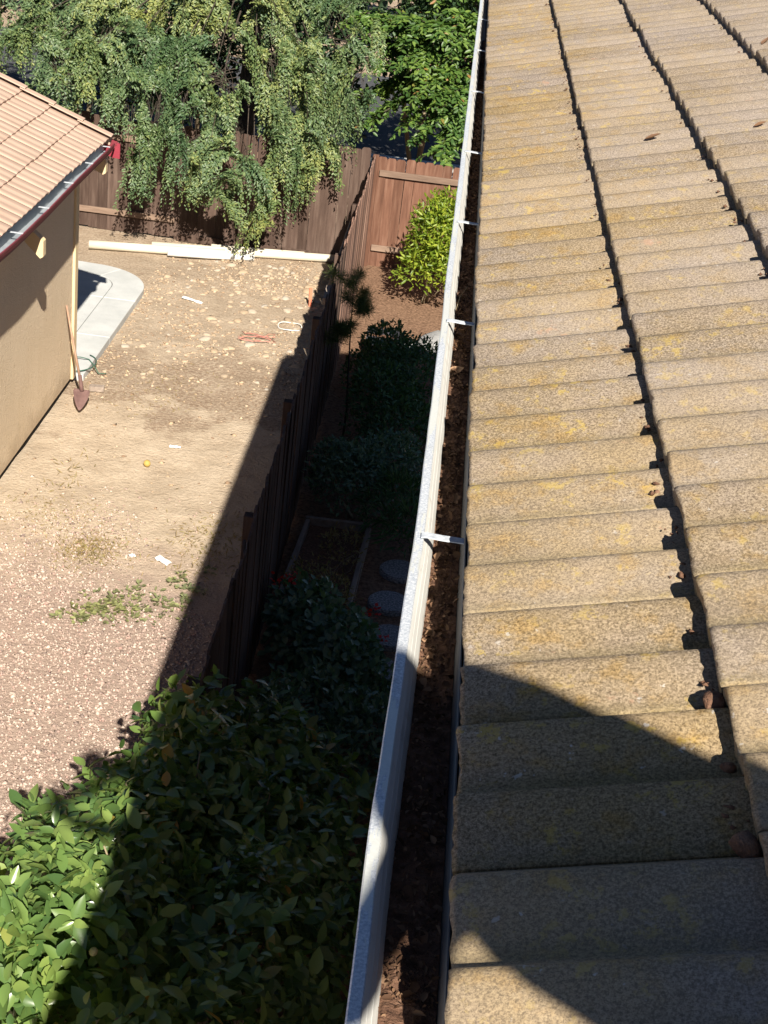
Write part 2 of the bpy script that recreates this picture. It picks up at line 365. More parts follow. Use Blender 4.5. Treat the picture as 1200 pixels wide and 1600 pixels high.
def unit(a):
    return a / np.maximum(np.linalg.norm(a, axis=1, keepdims=True), 1e-9)
# leaf outline: base, r1, r2, tip, l2, l1   (long axis x, width y)
LEAF_U = np.array([0.0, 0.30, 0.68, 1.0, 0.68, 0.30]); LEAF_W = np.array([0.0, 0.46, 0.40, 0.0, -0.40, -0.46])
LEAF8_U = np.array([0.0, 0.14, 0.40, 0.72, 1.0, 0.72, 0.40, 0.14]); LEAF8_W = np.array([0.0, 0.30, 0.50, 0.36, 0.0, -0.36, -0.50, -0.30])
def leaf_arrays(P, D, N, L, Wd, fold=0.25, curl=0.15, fine=False):
    P = np.asarray(P, float); n = len(P); D = unit(np.asarray(D, float)); N = np.asarray(N, float)
    S = unit(np.cross(N, D)); N = unit(np.cross(D, S))
    L = np.broadcast_to(L, n)[:, None, None]; Wd = np.broadcast_to(Wd, n)[:, None, None]
    u = (LEAF8_U if fine else LEAF_U)[None, :, None]; ww = (LEAF8_W if fine else LEAF_W)[None, :, None]
    fold = np.broadcast_to(fold, n)[:, None, None]; curl = np.broadcast_to(curl, n)[:, None, None]
    V = P[:, None, :] + D[:, None, :] * u * L + S[:, None, :] * ww * Wd + N[:, None, :] * (np.abs(ww) * Wd * fold - (u ** 2) * L * curl)
    V = V.reshape(-1, 3)
    if fine:
        b = (np.arange(n) * 9)[:, None]; mid_ = P + D * (0.42 * L[:, 0]) - N * (0.42 ** 2 * L[:, 0] * curl[:, 0])
        V = np.concatenate([V.reshape(n, 8, 3), mid_[:, None, :]], 1).reshape(-1, 3)
        F = np.concatenate([b + np.array([q]) for q in ([0, 1, 2, 8], [8, 2, 3, 4], [0, 8, 6, 7], [8, 4, 5, 6])], axis=1).reshape(-1, 4)
        return V, F
    b = (np.arange(n) * 6)[:, None]
    F = np.concatenate([b + np.array([[0, 1, 2, 3]]), b + np.array([[0, 3, 4, 5]])], axis=1).reshape(-1, 4)
    return V, F
def leaves(name, P, D, N, L, Wd, mat, parent=None, rnd=None, fold=0.25, curl=0.15, fine=False):
    V, F = leaf_arrays(P, D, N, L, Wd, fold, curl, fine)
    if rnd is None: rnd = rng.random(len(P))
    me = npmesh(name, V, F, np.repeat(rnd, 4 if fine else 2), fine)
    o = link(name, me, mat, parent); o['kind'] = 'stuff'; return o
def leaf_proto(name, L, Wd, mat, rv, fold=0.22, curl=0.18):
    """one single leaf as a small mesh along +X"""
    V, F = leaf_arrays([[0, 0, 0]], [[1, 0, 0]], [[0, 0, 1]], L, Wd, fold, curl, True)
    me = npmesh(name, V, F, np.full(4, rv), True); me.materials.append(mat); return me
def frame(D, N):
    D = Vector(D).normalized(); N = Vector(N); S = N.cross(D).normalized(); N = D.cross(S)
    mm = Matrix.Identity(4)
    for i in range(3): mm[i][0] = D[i]; mm[i][1] = S[i]; mm[i][2] = N[i]
    return mm
ICO = None
def stone_variants(name, n, mat, seed):
    out = []
    for k in range(n):
        bm = bmesh.new(); bmesh.ops.create_icosphere(bm, subdivisions=2 if k < n else 1, radius=1.0)
        for v in bm.verts:
            d = mnoise.noise(v.co * 0.9 + Vector((seed + k * 7.3, 1.7, 0))) * 0.45
            v.co *= 1 + d
            v.co.z *= 0.55
        me = bpy.data.meshes.new(name); bm.to_mesh(me); bm.free()
        me.polygons.foreach_set('use_smooth', [True] * len(me.polygons)); me.materials.append(mat); out.append(me)
    return out
OCT = np.array([[1, 0, 0], [0, 1, 0], [-1, 0, 0], [0, -1, 0], [0, 0, 1], [0, 0, -1]], float)
OCTF = np.array([[0, 1, 4], [1, 2, 4], [2, 3, 4], [3, 0, 4], [1, 0, 5], [2, 1, 5], [3, 2, 5], [0, 3, 5]])
def chips(name, P, size, mat, parent=None, flat=0.6):
    """angular little stones, one mesh"""
    P = np.asarray(P, float); n = len(P)
    s = np.broadcast_to(size, n)[:, None, None]
    V = OCT[None] * (0.6 + 0.7 * rng.random((n, 6, 1))) + rng.normal(0, 0.16, (n, 6, 3))
    sc3 = np.stack([0.8 + 0.6 * rng.random(n), 0.7 + 0.4 * rng.random(n), flat * (0.7 + 0.5 * rng.random(n))], 1)[:, None, :]
    V = V * sc3 * s * 0.5
    a = rng.random(n) * 6.283; ca, sa = np.cos(a)[:, None], np.sin(a)[:, None]
    V = np.stack([V[..., 0] * ca - V[..., 1] * sa, V[..., 0] * sa + V[..., 1] * ca, V[..., 2]], -1) + P[:, None, :]
    F = (np.arange(n) * 6)[:, None, None] + OCTF[None]
    me = npmesh(name, V.reshape(-1, 3), F.reshape(-1, 3), np.repeat(rng.random(n), 8))
    o = link(name, me, mat, parent); o['kind'] = 'stuff'; return o

# ------------------------------------------------------------------ ground
def gz(x, y):
    return 0.03 * mnoise.noise(Vector((x * 0.7, y * 0.7, 3.1))) + 0.012 * mnoise.noise(Vector((x * 3.1, y * 3.1, 9.0)))
g = pyd('ground', [(-150, -150, -0.14), (150, -150, -0.14), (150, 250, -0.14), (-150, 250, -0.14)], [(0, 1, 2, 3)])
props(link('ground', g, M['dirt']), kind='structure')
nx, ny = 60, 190
xs = np.linspace(-9.0, 0.75, nx); ys = np.linspace(3.5, 26.0, ny)
V = [(x, y, gz(x, y)) for y in ys for x in xs]
F = [(j * nx + i, j * nx + i + 1, (j + 1) * nx + i + 1, (j + 1) * nx + i) for j in range(ny - 1) for i in range(nx - 1)]
yard = props(link('yard_soil', pyd('yard_soil', V, F, True), M['dirt']), kind='structure')
st = pyd('street', [(-60, 29, -0.02), (60, 29, -0.02), (60, 38, -0.02), (-60, 38, -0.02)], [(0, 1, 2, 3)])
props(link('street', st, M['street']), kind='structure')
kb, kf = boxv(-60, 60, 28.75, 28.99, -0.2, 0.10)
props(link('kerb', pyd('kerb', kb, kf), M['conc']), kind='structure')

# gravel (nobody could count it)
n = 24000
P = np.stack([rng.uniform(-3.9, -1.12, n), rng.uniform(6.0, 13.4, n), np.zeros(n)], 1)
dens = np.array([1.0 - max(0.0, min(1.0, (p[1] - 11.2 - 1.6 * mnoise.noise(Vector((p[0] * 0.9, p[1] * 0.9, 0))) + 0.75 * (p[0] + 2.6)) / 1.3)) for p in P])
P = P[rng.random(n) < 0.04 + 0.96 * dens]
P[:, 2] = [gz(x, y) + 0.004 for x, y, _ in P]
props(chips('gravel', P, np.clip(rng.lognormal(-3.75, 0.30, len(P)), 0.012, 0.05), M['gravel'], flat=0.7), 'pinkish grey gravel spread beside the leafy bush', 'gravel')
# rubble crumbs on the dirt
n = 15000
P = np.stack([rng.uniform(-4.0, -1.15, n), rng.uniform(12.0, 22.0, n), np.zeros(n)], 1)
pr = np.array([0.025 + 0.95 * max(0.0, min(1.0, (p[1] - 14.8) / 5.0)) * max(0.05, 0.45 + 1.5 * mnoise.noise(Vector((p[0] * 1.1, p[1] * 0.7, 4.0)))) for p in P])
P = P[rng.random(n) < pr]
P[:, 2] = [gz(x, y) for x, y, _ in P]
props(chips('dirt_rubble', P, np.clip(rng.lognormal(-3.5, 0.5, len(P)), 0.012, 0.065), M['rubble'], flat=0.6), 'tan rubble crumbs scattered over the dry dirt yard', 'rubble')
# stones large enough to pick apart: pieces of the yard
sv = stone_variants('stone', 7, M['rock'], 3.0)
cnt = 0; tries = 0
while cnt < 290 and tries < 5000:
    tries += 1
    if random.random() < 0.62:
        x = random.uniform(-3.3, -1.25); y = 22.0 - abs(random.gauss(0, 1.5)) - 0.35
        if random.random() > 0.35 + 0.65 * (x + 3.3) / 2.0: continue
    else:
        x = random.uniform(-3.8, -1.2); y = random.uniform(16.3, 21.5)
    if y > 21.4 or (x < -3.85 and y < 20.6): continue
    s = random.choice([1, 1, 1, 1.5]) * random.uniform(0.024, 0.044)
    o = link('stone', random.choice(sv), None, yard, (x, y, gz(x, y) - s * 0.05), (random.uniform(-.2, .2), random.uniform(-.2, .2), random.uniform(0, 6.28)))
    o.scale = (s * random.uniform(0.9, 1.5), s, s * random.uniform(0.8, 1.2)); cnt += 1

# ------------------------------------------------------------------ curved roof tile mesh
def wave(v, pitch, amp):
    """height along the eave, crest at 0, trough at -amp; gentle near flank, steep far flank"""
    t = (v / pitch) % 1.0
    k = 0.75                                  # long soft flank toward the lens, shorter rounded drop beyond the crest
    if t < k:
        q = t / k; s = 0.40 * q + 0.60 * (0.5 - 0.5 * math.cos(math.pi * q))
    else:
        s = 0.5 + 0.5 * math.cos(math.pi * (t - k) / (1 - k))
    return amp * (s - 1.0), s
def tile_mesh(name, width, length, pitch, amp, thick, mat, seg=9, jit=0.003, seed=0, gap=0.003):
    r = random.Random(seed)
    nv = int(round(width / pitch)) * seg + 1
    V = []; G = []
    us = (0.0, 0.007, length * 0.5, length); nrw = len(us)
    chip = 0.0
    for row, u in enumerate(us):
        for i in range(nv):
            v = gap / 2 + (width - gap) * i / (nv - 1)
            wz, s = wave(v, pitch, amp)
            uu = u; dz = 0.0
            if row == 0:
                chip = 0.6 * chip + r.uniform(-jit, jit); uu = u + chip + (0.004 * r.random() if r.random() < 0.08 else 0); dz = -0.0025
            V.append((uu, v, wz + dz)); G.append(1 - s)
    base = len(V); tp = (nrw - 1) * nv
    for i in range(nv):
        x, v, z = V[i]; V.append((x + r.uniform(0.001, 0.004), v, z - thick + 0.0025)); G.append(1.0)
    for i in range(nv):
        x, v, z = V[tp + i]; V.append((x, v, z - thick)); G.append(1.0)
    F = []
    for row in range(nrw - 1):
        for i in range(nv - 1):
            F.append((row * nv + i, (row + 1) * nv + i, (row + 1) * nv + i + 1, row * nv + i + 1))
    nt_ = len(F)
    for i in range(nv - 1):
        F.append((i, i + 1, base + i + 1, base + i))
        F.append((base + i, base + i + 1, base + nv + i + 1, base + nv + i))
    F.append((0, base, base + nv) + tuple(q * nv for q in range(nrw - 1, 0, -1))); F.append(tuple(q * nv + nv - 1 for q in range(0, nrw)) + (base + 2 * nv - 1, base + nv - 1))
    F = [tuple(reversed(f)) for f in F]
    me = pyd(name, V, F)
    me.polygons.foreach_set('use_smooth', [k < nt_ for k in range(len(me.polygons))])
    a = me.attributes.new('groove', 'FLOAT', 'POINT'); a.data.foreach_set('value', G)
    me.materials.append(mat); return me

# ------------------------------------------------------------------ our own house under the camera
TH = R_(19.3); TT = R_(14.0)
S0 = Vector((0.1095, 0, H - 1.1173)); EXP = 0.3445
def row_pt(k):
    s = EXP * k + (0.010 if k > 0 else 0)
    return S0 + Vector((math.cos(TH) * s, 0, math.sin(TH) * s))
Y0, Y1 = -6.0, 10.5
house = props(empty('tiled_house', (0.5, 2.0, 0)), 'two storey house whose mossy corrugated tile roof fills the right side', 'house')
hp = Vector((0.5, 2.0, 0))
def hloc(p): return Vector(p) - hp
def hbox(name, b, mat, bevel=0):
    o = box(name, b, mat, house, bevel, loc=-hp); return o
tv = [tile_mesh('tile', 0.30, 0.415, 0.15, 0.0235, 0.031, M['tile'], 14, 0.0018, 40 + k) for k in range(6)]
yb = 0.0
phase = 0.02
nr = 6
for k in range(nr):
    y = 0.15 + phase
    while y < Y1 - 0.05:
        p = row_pt(k)
        o = link('tile', random.choice(tv), None, house)
        jx = random.gauss(0, 0.0022); jz = random.gauss(0, 0.0011)
        o.matrix_parent_inverse = Matrix.Identity(4)
        o.location = hloc((p.x + jx, y + random.gauss(0, 0.0008), p.z + jz))
        o.rotation_euler = (random.gauss(0, 0.0045), -TT + random.gauss(0, 0.0035), random.gauss(0, 0.0035))
        y += 0.30
# the rest of the roof plane: rows further up and behind the camera, one part
parts = []
def big_rows(k0, k1, ya, yb_):
    for k in range(k0, k1):
        p = row_pt(k); nseg = int((yb_ - ya) / 0.15) * 8
        v = np.linspace(0, (yb_ - ya), nseg + 1)
        z = np.array([wave(a, 0.15, 0.0235)[0] for a in v])
        c, s = math.cos(TT), math.sin(TT)
        a = np.stack([np.full_like(v, p.x) - s * z, ya + v, p.z + c * z], 1)
        b = a + np.array([c * 0.41, 0, s * 0.41]); d = a + np.array([s * 0.034, 0, -c * 0.034])
        n_ = len(v); i = np.arange(n_ - 1)
        Vv = np.concatenate([a, b, d]); Fq = np.concatenate([np.stack([i, i + n_, i + n_ + 1, i + 1][::-1], 1), np.stack([i, i + 1, 2 * n_ + i + 1, 2 * n_ + i][::-1], 1)])
        parts.append((Vv, Fq))
big_rows(nr, 15, 0.15 + phase, Y1); big_rows(0, 15, Y0 + 0.045, 0.15 + phase)
Vv, Fq = join_np(parts)
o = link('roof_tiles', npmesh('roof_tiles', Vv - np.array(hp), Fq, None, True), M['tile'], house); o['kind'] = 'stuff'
# deck below the tiles, soffit, fascia, walls
rt = row_pt(15)
V = [(S0.x + 0.05, Y0, S0.z - 0.075), (rt.x, Y0, rt.z - 0.06), (rt.x, Y1 - 0.02, rt.z - 0.06), (S0.x + 0.05, Y1 - 0.02, S0.z - 0.075),
     (S0.x + 0.05, Y0, S0.z - 0.17), (rt.x, Y0, rt.z - 0.2), (rt.x, Y1 - 0.02, rt.z - 0.2), (S0.x + 0.05, Y1 - 0.02, S0.z - 0.17)]
V = [tuple(Vector(v) - hp) for v in V]
F = [(0, 1, 2, 3), (7, 6, 5, 4), (0, 3, 7, 4), (1, 5, 6, 2), (2, 6, 7, 3), (0, 4, 5, 1)]
link('roof_deck', pyd('roof_deck', V, F), M['dark'], house)
# back slope of the roof beyond the ridge
V = [(rt.x + 0.002, Y0, rt.z), (rt.x + 5.0, Y0, rt.z - 1.75), (rt.x + 5.0, Y1, rt.z - 1.75), (rt.x + 0.002, Y1, rt.z), (rt.x + 0.002, Y0, rt.z - .15), (rt.x + 5.0, Y0, rt.z - 1.9), (rt.x + 5.0, Y1, rt.z - 1.9), (rt.x + 0.002, Y1, rt.z - .15)]
link('back_roof_slope', pyd('back_roof_slope', [tuple(Vector(v) - hp) for v in V], F), M['tile'], house)
hbox('fascia', (0.1225, 0.145, Y0, Y1, H - 1.36, H - 1.165), M['fascia'])
hbox('soffit', (0.147, 0.60, Y0 + 0.01, Y1 - 0.03, H - 1.375, H - 1.362), M['trim'])
hbox('wall', (0.55, 9.8, Y0 + 0.3, Y1 - 0.35, -0.1, H - 1.38), M['ownwall'])
V = [(0.56, Y1 - 0.35, H - 1.38), (9.79, Y1 - 0.35, H - 1.38), (rt.x, Y1 - 0.35, rt.z - 0.22)]
V2 = [(0.56, Y1 - 0.5, H - 1.38), (9.79, Y1 - 0.5, H - 1.38), (rt.x, Y1 - 0.5, rt.z - 0.22)]
link('gable_wall', pyd('gable_wall', [tuple(Vector(v) - hp) for v in V + V2], [(0, 2, 1), (3, 4, 5), (0, 1, 4, 3), (1, 2, 5, 4), (2, 0, 3, 5)]), M['ownwall'], house)

# ------------------------------------------------------------------ our gutter
LIPY = [-6, 0.4, 1.16, 1.5, 1.95, 2.31, 2.9, 3.3, 3.48, 3.75, 4.4, 5.3, 6.5, 7.6, 9.0, 9.6, 10.52]
LIPX = [0.012, 0.012, 0.0125, 0.0125, 0.0205, 0.0285, 0.0325, 0.0335, 0.0375, 0.0345, 0.0395, 0.0435, 0.049, 0.054, 0.061, 0.063, 0.064]
gy = np.concatenate([np.arange(-6, 0.4, 0.4), np.arange(0.4, 10.53, 0.06)])
gx = np.interp(gy, LIPY, LIPX)
ker = np.ones(5) / 5; gxs = gx.copy(); gxs[2:-2] = np.convolve(gx, ker, 'valid'); gx = gxs
gx = gx + np.array([0.0011 * mnoise.noise(Vector((0, y * 3.1, 0))) + 0.0008 * mnoise.noise(Vector((5, y * 9.0, 0))) for y in gy])
gzl = np.array([0.0016 * mnoise.noise(Vector((9, y * 2.3, 0))) + 0.0012 * mnoise.noise(Vector((2, y * 8.0, 0))) for y in gy]) + H - 1.19 + 0.003 * np.sin(gy * 1.3) + 0.002 * np.sin(gy * 4.1 + 1)
BX = 0.1195
def sec(x, z, kind):
    d = BX - x
    outer = [(x + 0.030, z - 0.112), (x + 0.026, z - 0.085), (x + 0.008, z - 0.055), (x + 0.0015, z - 0.035), (x, z - 0.002), (x + 0.002, z), (x + 0.0155, z), (x + 0.0172, z - 0.002), (x + 0.0172, z - 0.007)]
    inner = [(x + 0.0162, z - 0.0072), (x + 0.0228, z - 0.022), (x + 0.0236, z - 0.0228), (x + 0.0288, z - 0.037), (x + 0.0296, z - 0.0378), (x + 0.036, z - 0.060), (x + 0.040, z - 0.105), (x + d * 0.9, z - 0.108), (BX - 0.002, z - 0.108), (BX - 0.002, z + 0.012), (BX, z + 0.012), (BX, z - 0.112)]
    return outer if kind == 0 else inner
gut = empty('gutter', (0.06, 2.0, H - 1.3)); gp = Vector((0.06, 2.0, H - 1.3))
props(gut, 'long galvanised rain gutter clogged with leaf litter along the mossy tile roof', 'gutter')
for kind, nm, mt in ((0, 'outer_lip', M['galv']), (1, 'inner_face', M['gutin'])):
    V = []; F = []
    for j, (y, x, z) in enumerate(zip(gy, gx, gzl)):
        s = sec(x, z, kind); ns = len(s)
        V += [(a - gp.x, y - gp.y, b - gp.z) for a, b in s]
    for j in range(len(gy) - 1):
        for i in range(ns - 1):
            F.append((j * ns + i, j * ns + i + 1, (j + 1) * ns + i + 1, (j + 1) * ns + i))
    me = pyd(nm, V, F)
    if kind == 1:
        me.materials.append(mt); me.materials.append(M['fascia'])
        me.polygons.foreach_set('material_index', [1 if (q % (ns - 1)) >= 7 else 0 for q in range(len(me.polygons))])  # dark slot on the gutter back: tile-edge shade put into the colour
    link(nm, me, mt, gut)
s = sec(gx[-1], gzl[-1], 0)[:6] + [(BX, gzl[-1]), (BX, gzl[-1] - 0.112)]
n_ = len(s)
link('end_cap', pyd('end_cap', [(a - gp.x, Y1 + 0.021 - gp.y, b - gp.z) for a, b in s] + [(a - gp.x, Y1 + 0.024 - gp.y, b - gp.z) for a, b in s],
     [tuple(range(n_)), tuple(range(2 * n_ - 1, n_ - 1, -1))] + [(i, n_ + i, n_ + (i + 1) % n_, (i + 1) % n_) for i in range(n_)]), M['galv'], gut)
for hy in (0.9 - 0.6, 2.31, 3.481, 4.406, 5.361, 6.519, 7.653, 8.771, 9.85):
    x = float(np.interp(hy, gy, gx)); z = float(np.interp(hy, gy, gzl)); a = 0.0095
    prof = [(x + 0.012, z + 0.0022), (x + 0.022, z + 0.0035), (x + 0.05, z + 0.0015), (BX - 0.012, z + 0.001), (BX - 0.006, z + 0.001), (BX - 0.003, z + 0.001)]
    V = []; F = []
    for (px, pz) in prof:
        for dy in (-a, a):
            for dz in (0, 0.0022): V.append((px - gp.x, hy + dy - gp.y, pz + dz - gp.z))
    for i in range(len(prof) - 1):
        b = i * 4; F += [(b + 1, b + 5, b + 7, b + 3), (b, b + 2, b + 6, b + 4), (b, b + 4, b + 5, b + 1), (b + 2, b + 3, b + 7, b + 6)]
    # downturned stiffening flange on the near edge
    F += [(0, 1, 3, 2)]; e = (len(prof) - 1) * 4; F += [(e, e + 2, e + 3, e + 1)]
    link('hanger', pyd('hanger', V, F), M['strap'], gut)

# leaf litter in the gutter
lit_y = np.arange(0.5, 8.6, 0.012); lit_u = np.linspace(0, 1, 9)
V = []
for y in lit_y:
    x0 = float(np.interp(y, gy, gx)) + 0.0335; zz = float(np.interp(y, gy, gzl))
    for u in lit_u:
        x = x0 + (BX - 0.003 - x0) * u
        n1 = mnoise.noise(Vector((x * 40, y * 14, 1))) * 0.009 + mnoise.noise(Vector((x * 110, y * 70, 2))) * 0.006
        drop = 0.04 * max(0, (y - 6.3) / 2.3)
        V.append((x, y, zz - 0.074 - drop*0.4 + n1 + 0.006 * math.sin(y * 2.3)))
nu = len(lit_u)
F = [(j * nu + i, j * nu + i + 1, (j + 1) * nu + i + 1, (j + 1) * nu + i) for j in range(len(lit_y) - 1) for i in range(nu - 1)]
lit = props(link('leaf_litter', pyd('leaf_litter', V, F), M['litter']), 'rotted brown leaf litter packed inside the long gutter', 'leaf litter', kind='stuff')
n = 7000
yy = 0.6 + 7.4 * rng.random(n) ** 1.4; uu = rng.random(n)
x0 = np.interp(yy, gy, gx) + 0.036; xx = x0 + (BX - 0.007 - x0) * uu
zz = np.interp(yy, gy, gzl) - 0.072 - 0.015 * np.maximum(0, (yy - 6.3) / 2.3) + 0.006 * np.sin(yy * 2.3) + rng.random(n) * 0.010
D = rng.normal(0, 1, (n, 3)); D[:, 2] *= 0.35; N = rng.normal(0, 0.55, (n, 3)); N[:, 2] += 1
Lc = np.where(rng.random(n) < 0.85, rng.uniform(0.003, 0.009, n), rng.uniform(0.009, 0.022, n))
leaves('litter_scraps', np.stack([xx, yy, zz], 1), D, N, Lc, Lc * rng.uniform(0.3, 0.8, n), M['litterchip'], lit, fold=0.5, curl=0.35)
def dead_leaf(x, y, z, L, rz, label, tilt=0.3, rv=0.6):
    o = link('dead_leaf', leaf_proto('dead_leaf', L, L * 0.6, M['deadleaf'], rv, 0.5, -0.3), None, None, (x, y, z), (tilt, -0.2, rz))
    props(o, label, 'leaf', 'dead leaves blown onto the roof and gutter')
def roofz(x):
    sd = (x - S0.x) / math.cos(TH) - 0.010; f = (sd / EXP) % 1.0
    return S0.z + (x - S0.x) * math.tan(TH) - f * EXP * math.sin(TH - TT) - 0.010
dead_leaf(0.062, 3.30, H - 1.262, 0.045, 0.3, 'curled orange brown dead leaf lying in the gutter below a hanger', 0.4, 0.8)
dead_leaf(0.085, 3.26, H - 1.264, 0.04, 2.6, 'darker brown dead leaf beside the orange one in the gutter', 0.2, 0.3)
dead_leaf(0.62, 4.86, roofz(0.62) + 0.003, 0.055, -0.2, 'dead leaf on the second tile course in mid roof', 0.1, 0.2)
dead_leaf(0.93, 4.72, roofz(0.93) + 0.003, 0.04, 0.1, 'small dead leaf near the second dark course line', 0.1, 0.2)
dead_leaf(1.135, 5.95, roofz(1.135) + 0.006, 0.065, 0.8, 'curled grey dead leaf high on the third tile course', -0.5, 0.35)
twg = tube_mesh('twig', [(0.06, 3.62, H - 1.262), (0.07, 3.72, H - 1.25), (0.08, 3.85, H - 1.245), (0.10, 3.97, H - 1.25)], [0.0012, 0.001, 0.001, 0.0007], 5)
props(link('twig', twg, M['twig']), 'thin bare twig lying on the gutter litter', 'twig')

# crumbs of moss and mud caught under the course edges
P = []; sz = []
for k in (1, 2, 3):
    p = row_pt(k)
    for j in range(72):
        yc = 0.15 + phase + 0.15 * j + 0.04
        for q in range(random.randint(0, 7) if k < 3 else 2):
            P.append((p.x - random.uniform(-0.01, 0.022), yc + random.gauss(0, 0.025), p.z - 0.05 + random.uniform(-0.004, 0.010))); sz.append(random.uniform(0.004, 0.014))
props(chips('moss_crumbs', P, np.array(sz), M['litter'], None, 0.7), 'dark moss and mud crumbs caught under the tile course edges', 'moss', kind='stuff')
mud = stone_variants('mud_clump', 3, M['litter'], 31.0)
for k, (y, sx_, lb) in enumerate([(1.655, 0.015, 'round brown mud clump under the first course edge at the shadow line'), (1.36, 0.017, 'larger dark mud clump under the first course edge in the shadow'), (1.515, 0.009, 'small mud clump between the two larger ones on the first course')]):
    p = row_pt(1); o = link('mud_clump', mud[k], None, None, (p.x - 0.002, y, p.z - 0.042), (0.3, 0, k)); o.scale = (sx_, sx_ * 1.25, sx_ * 1.5); props(o, lb, 'mud clump', 'mud clumps on the roof')

# ------------------------------------------------------------------ the neighbour's house
NT_TH = R_(22.6); NT_TT = R_(19.4)
NE = Vector((-3.714, 0, H - 3.90)); NY1 = 16.10; NY0 = -2.0
nh = props(empty('stucco_house', (-6, 9, 0)), 'single storey tan stucco house with peach tile roof at the left edge', 'house')
np_ = Vector((-6, 9, 0))
def nbox(name, b, mat, bevel=0, parent=None): return box(name, b, mat, parent or nh, bevel, loc=-np_ if parent is None else None)
def nrow(k):
    return NE + Vector((-math.cos(NT_TH), 0, math.sin(NT_TH))) * (0.3445 * k)
tvn = [tile_mesh('tile', 0.30, 0.415, 0.15, 0.012, 0.024, M['pink'], 6, 0.002, 80 + k) for k in range(4)]
NR = 6; YS = 10.0
for k in range(NR):
    y = NY1 - 0.07
    while y > YS:
        p = nrow(k)
        o = link('tile', random.choice(tvn), None, nh)
        o.location = Vector((p.x + random.gauss(0, .003), y, p.z + random.gauss(0, .0015))) - np_
        o.rotation_euler = (random.gauss(0, .004), -NT_TT + random.gauss(0, .004), math.pi + random.gauss(0, .004)); y -= 0.30
parts = []
def nb_rows(k0, k1, ya, yb_):
    for k in range(k0, k1):
        p = nrow(k); nseg = int((yb_ - ya) / 0.15) * 6
        v = np.linspace(0, yb_ - ya, nseg + 1); z = np.array([wave(-a, 0.15, 0.012)[0] for a in v])
        c, s = math.cos(NT_TT), math.sin(NT_TT)
        a = np.stack([np.full_like(v, p.x) + s * z, ya + v, p.z + c * z], 1)
        b = a + np.array([-c * 0.41, 0, s * 0.41]); d = a + np.array([-s * 0.02, 0, -c * 0.02])
        n_ = len(v); i = np.arange(n_ - 1)
        parts.append((np.concatenate([a, b, d]), np.concatenate([np.stack([i, i + 1, i + n_ + 1, i + n_][::-1], 1)[:, ::-1][:, ::-1], np.stack([i, 2 * n_ + i, 2 * n_ + i + 1, i + 1], 1)])))
nb_rows(NR, 16, NY0, NY1 - 0.07); nb_rows(0, NR, NY0, y + 0.30)
Vv, Fq = join_np(parts)
o = link('roof_tiles', npmesh('roof_tiles', Vv - np.array(np_), Fq, None, True), M['pink'], nh); o['kind'] = 'stuff'
nrt = nrow(16)
V = [(NE.x - 0.06, NY0, NE.z - 0.08), (nrt.x, NY0, nrt.z - 0.08), (nrt.x, NY1 - 0.06, nrt.z - 0.08), (NE.x - 0.06, NY1 - 0.06, NE.z - 0.08)]
V += [(a, b, c - 0.03) for a, b, c in V]
link('roof_deck', pyd('roof_deck', [tuple(Vector(v) - np_) for v in V], [(0, 3, 2, 1), (4, 5, 6, 7), (0, 1, 5, 4), (1, 2, 6, 5), (2, 3, 7, 6), (3, 0, 4, 7)]), M['trim'], nh)
V = [(nrt.x, NY0, nrt.z), (nrt.x - 5.5, NY0, nrt.z - 2.3), (nrt.x - 5.5, NY1, nrt.z - 2.3), (nrt.x, NY1, nrt.z)]
V += [(a, b, c - 0.1) for a, b, c in V]
link('back_roof_slope', pyd('back_roof_slope', [tuple(Vector(v) - np_) for v in V], [(0, 3, 2, 1), (4, 5, 6, 7), (0, 1, 5, 4), (1, 2, 6, 5), (2, 3, 7, 6), (3, 0, 4, 7)]), M['pink'], nh)
# rake trim tiles: angle pieces capping the gable edge, each lapped over the one below
prof = [(-0.11, 0.006), (-0.10, 0.016), (-0.01, 0.020), (0.012, 0.008), (0.018, -0.12), (0.006, -0.12), (0.000, -0.004), (-0.02, 0.004)]
V = []; n_ = len(prof)
for u in (0, 0.40):
    V += [(u, -a, b) for a, b in prof]
F = [(i, (i + 1) % n_, n_ + (i + 1) % n_, n_ + i) for i in range(n_)] + [tuple(range(n_ - 1, -1, -1)), tuple(range(n_, 2 * n_))]
rk = pyd('rake_tile', V, F); rk.materials.append(M['pink'])
bm = bmesh.new(); bm.from_mesh(rk); bmesh.ops.recalc_face_normals(bm, faces=bm.faces); bm.to_mesh(rk); bm.free()
a = rk.attributes.new('groove', 'FLOAT', 'POINT')
for k in range(12):
    p = nrow(k)
    o = link('rake_tile', rk, None, nh); o.location = Vector((p.x + 0.03, NY1 - 0.02, p.z + 0.012)) - np_
    o.rotation_euler = (0, -NT_TT, math.pi)
nbox('wall', (-13.0, -4.04, NY0 + 0.4, 15.93, 0.09, H - 4.06), M['stucco'])
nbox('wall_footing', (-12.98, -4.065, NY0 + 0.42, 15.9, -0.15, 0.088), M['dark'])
V = [(-4.06, 15.93, H - 4.061), (-12.9, 15.93, H - 4.061), (nrt.x, 15.93, nrt.z - 0.13)]
V += [(a, 15.75, c) for a, b, c in V]
link('gable_wall', pyd('gable_wall', [tuple(Vector(v) - np_) for v in V], [(0, 1, 2), (5, 4, 3), (0, 3, 4, 1), (1, 4, 5, 2), (2, 5, 3, 0)]), M['stucco'], nh)
nbox('corner_board', (-4.08, -4.012, 15.83, 15.965, 0.07, H - 4.05), M['trim'], 0.006)
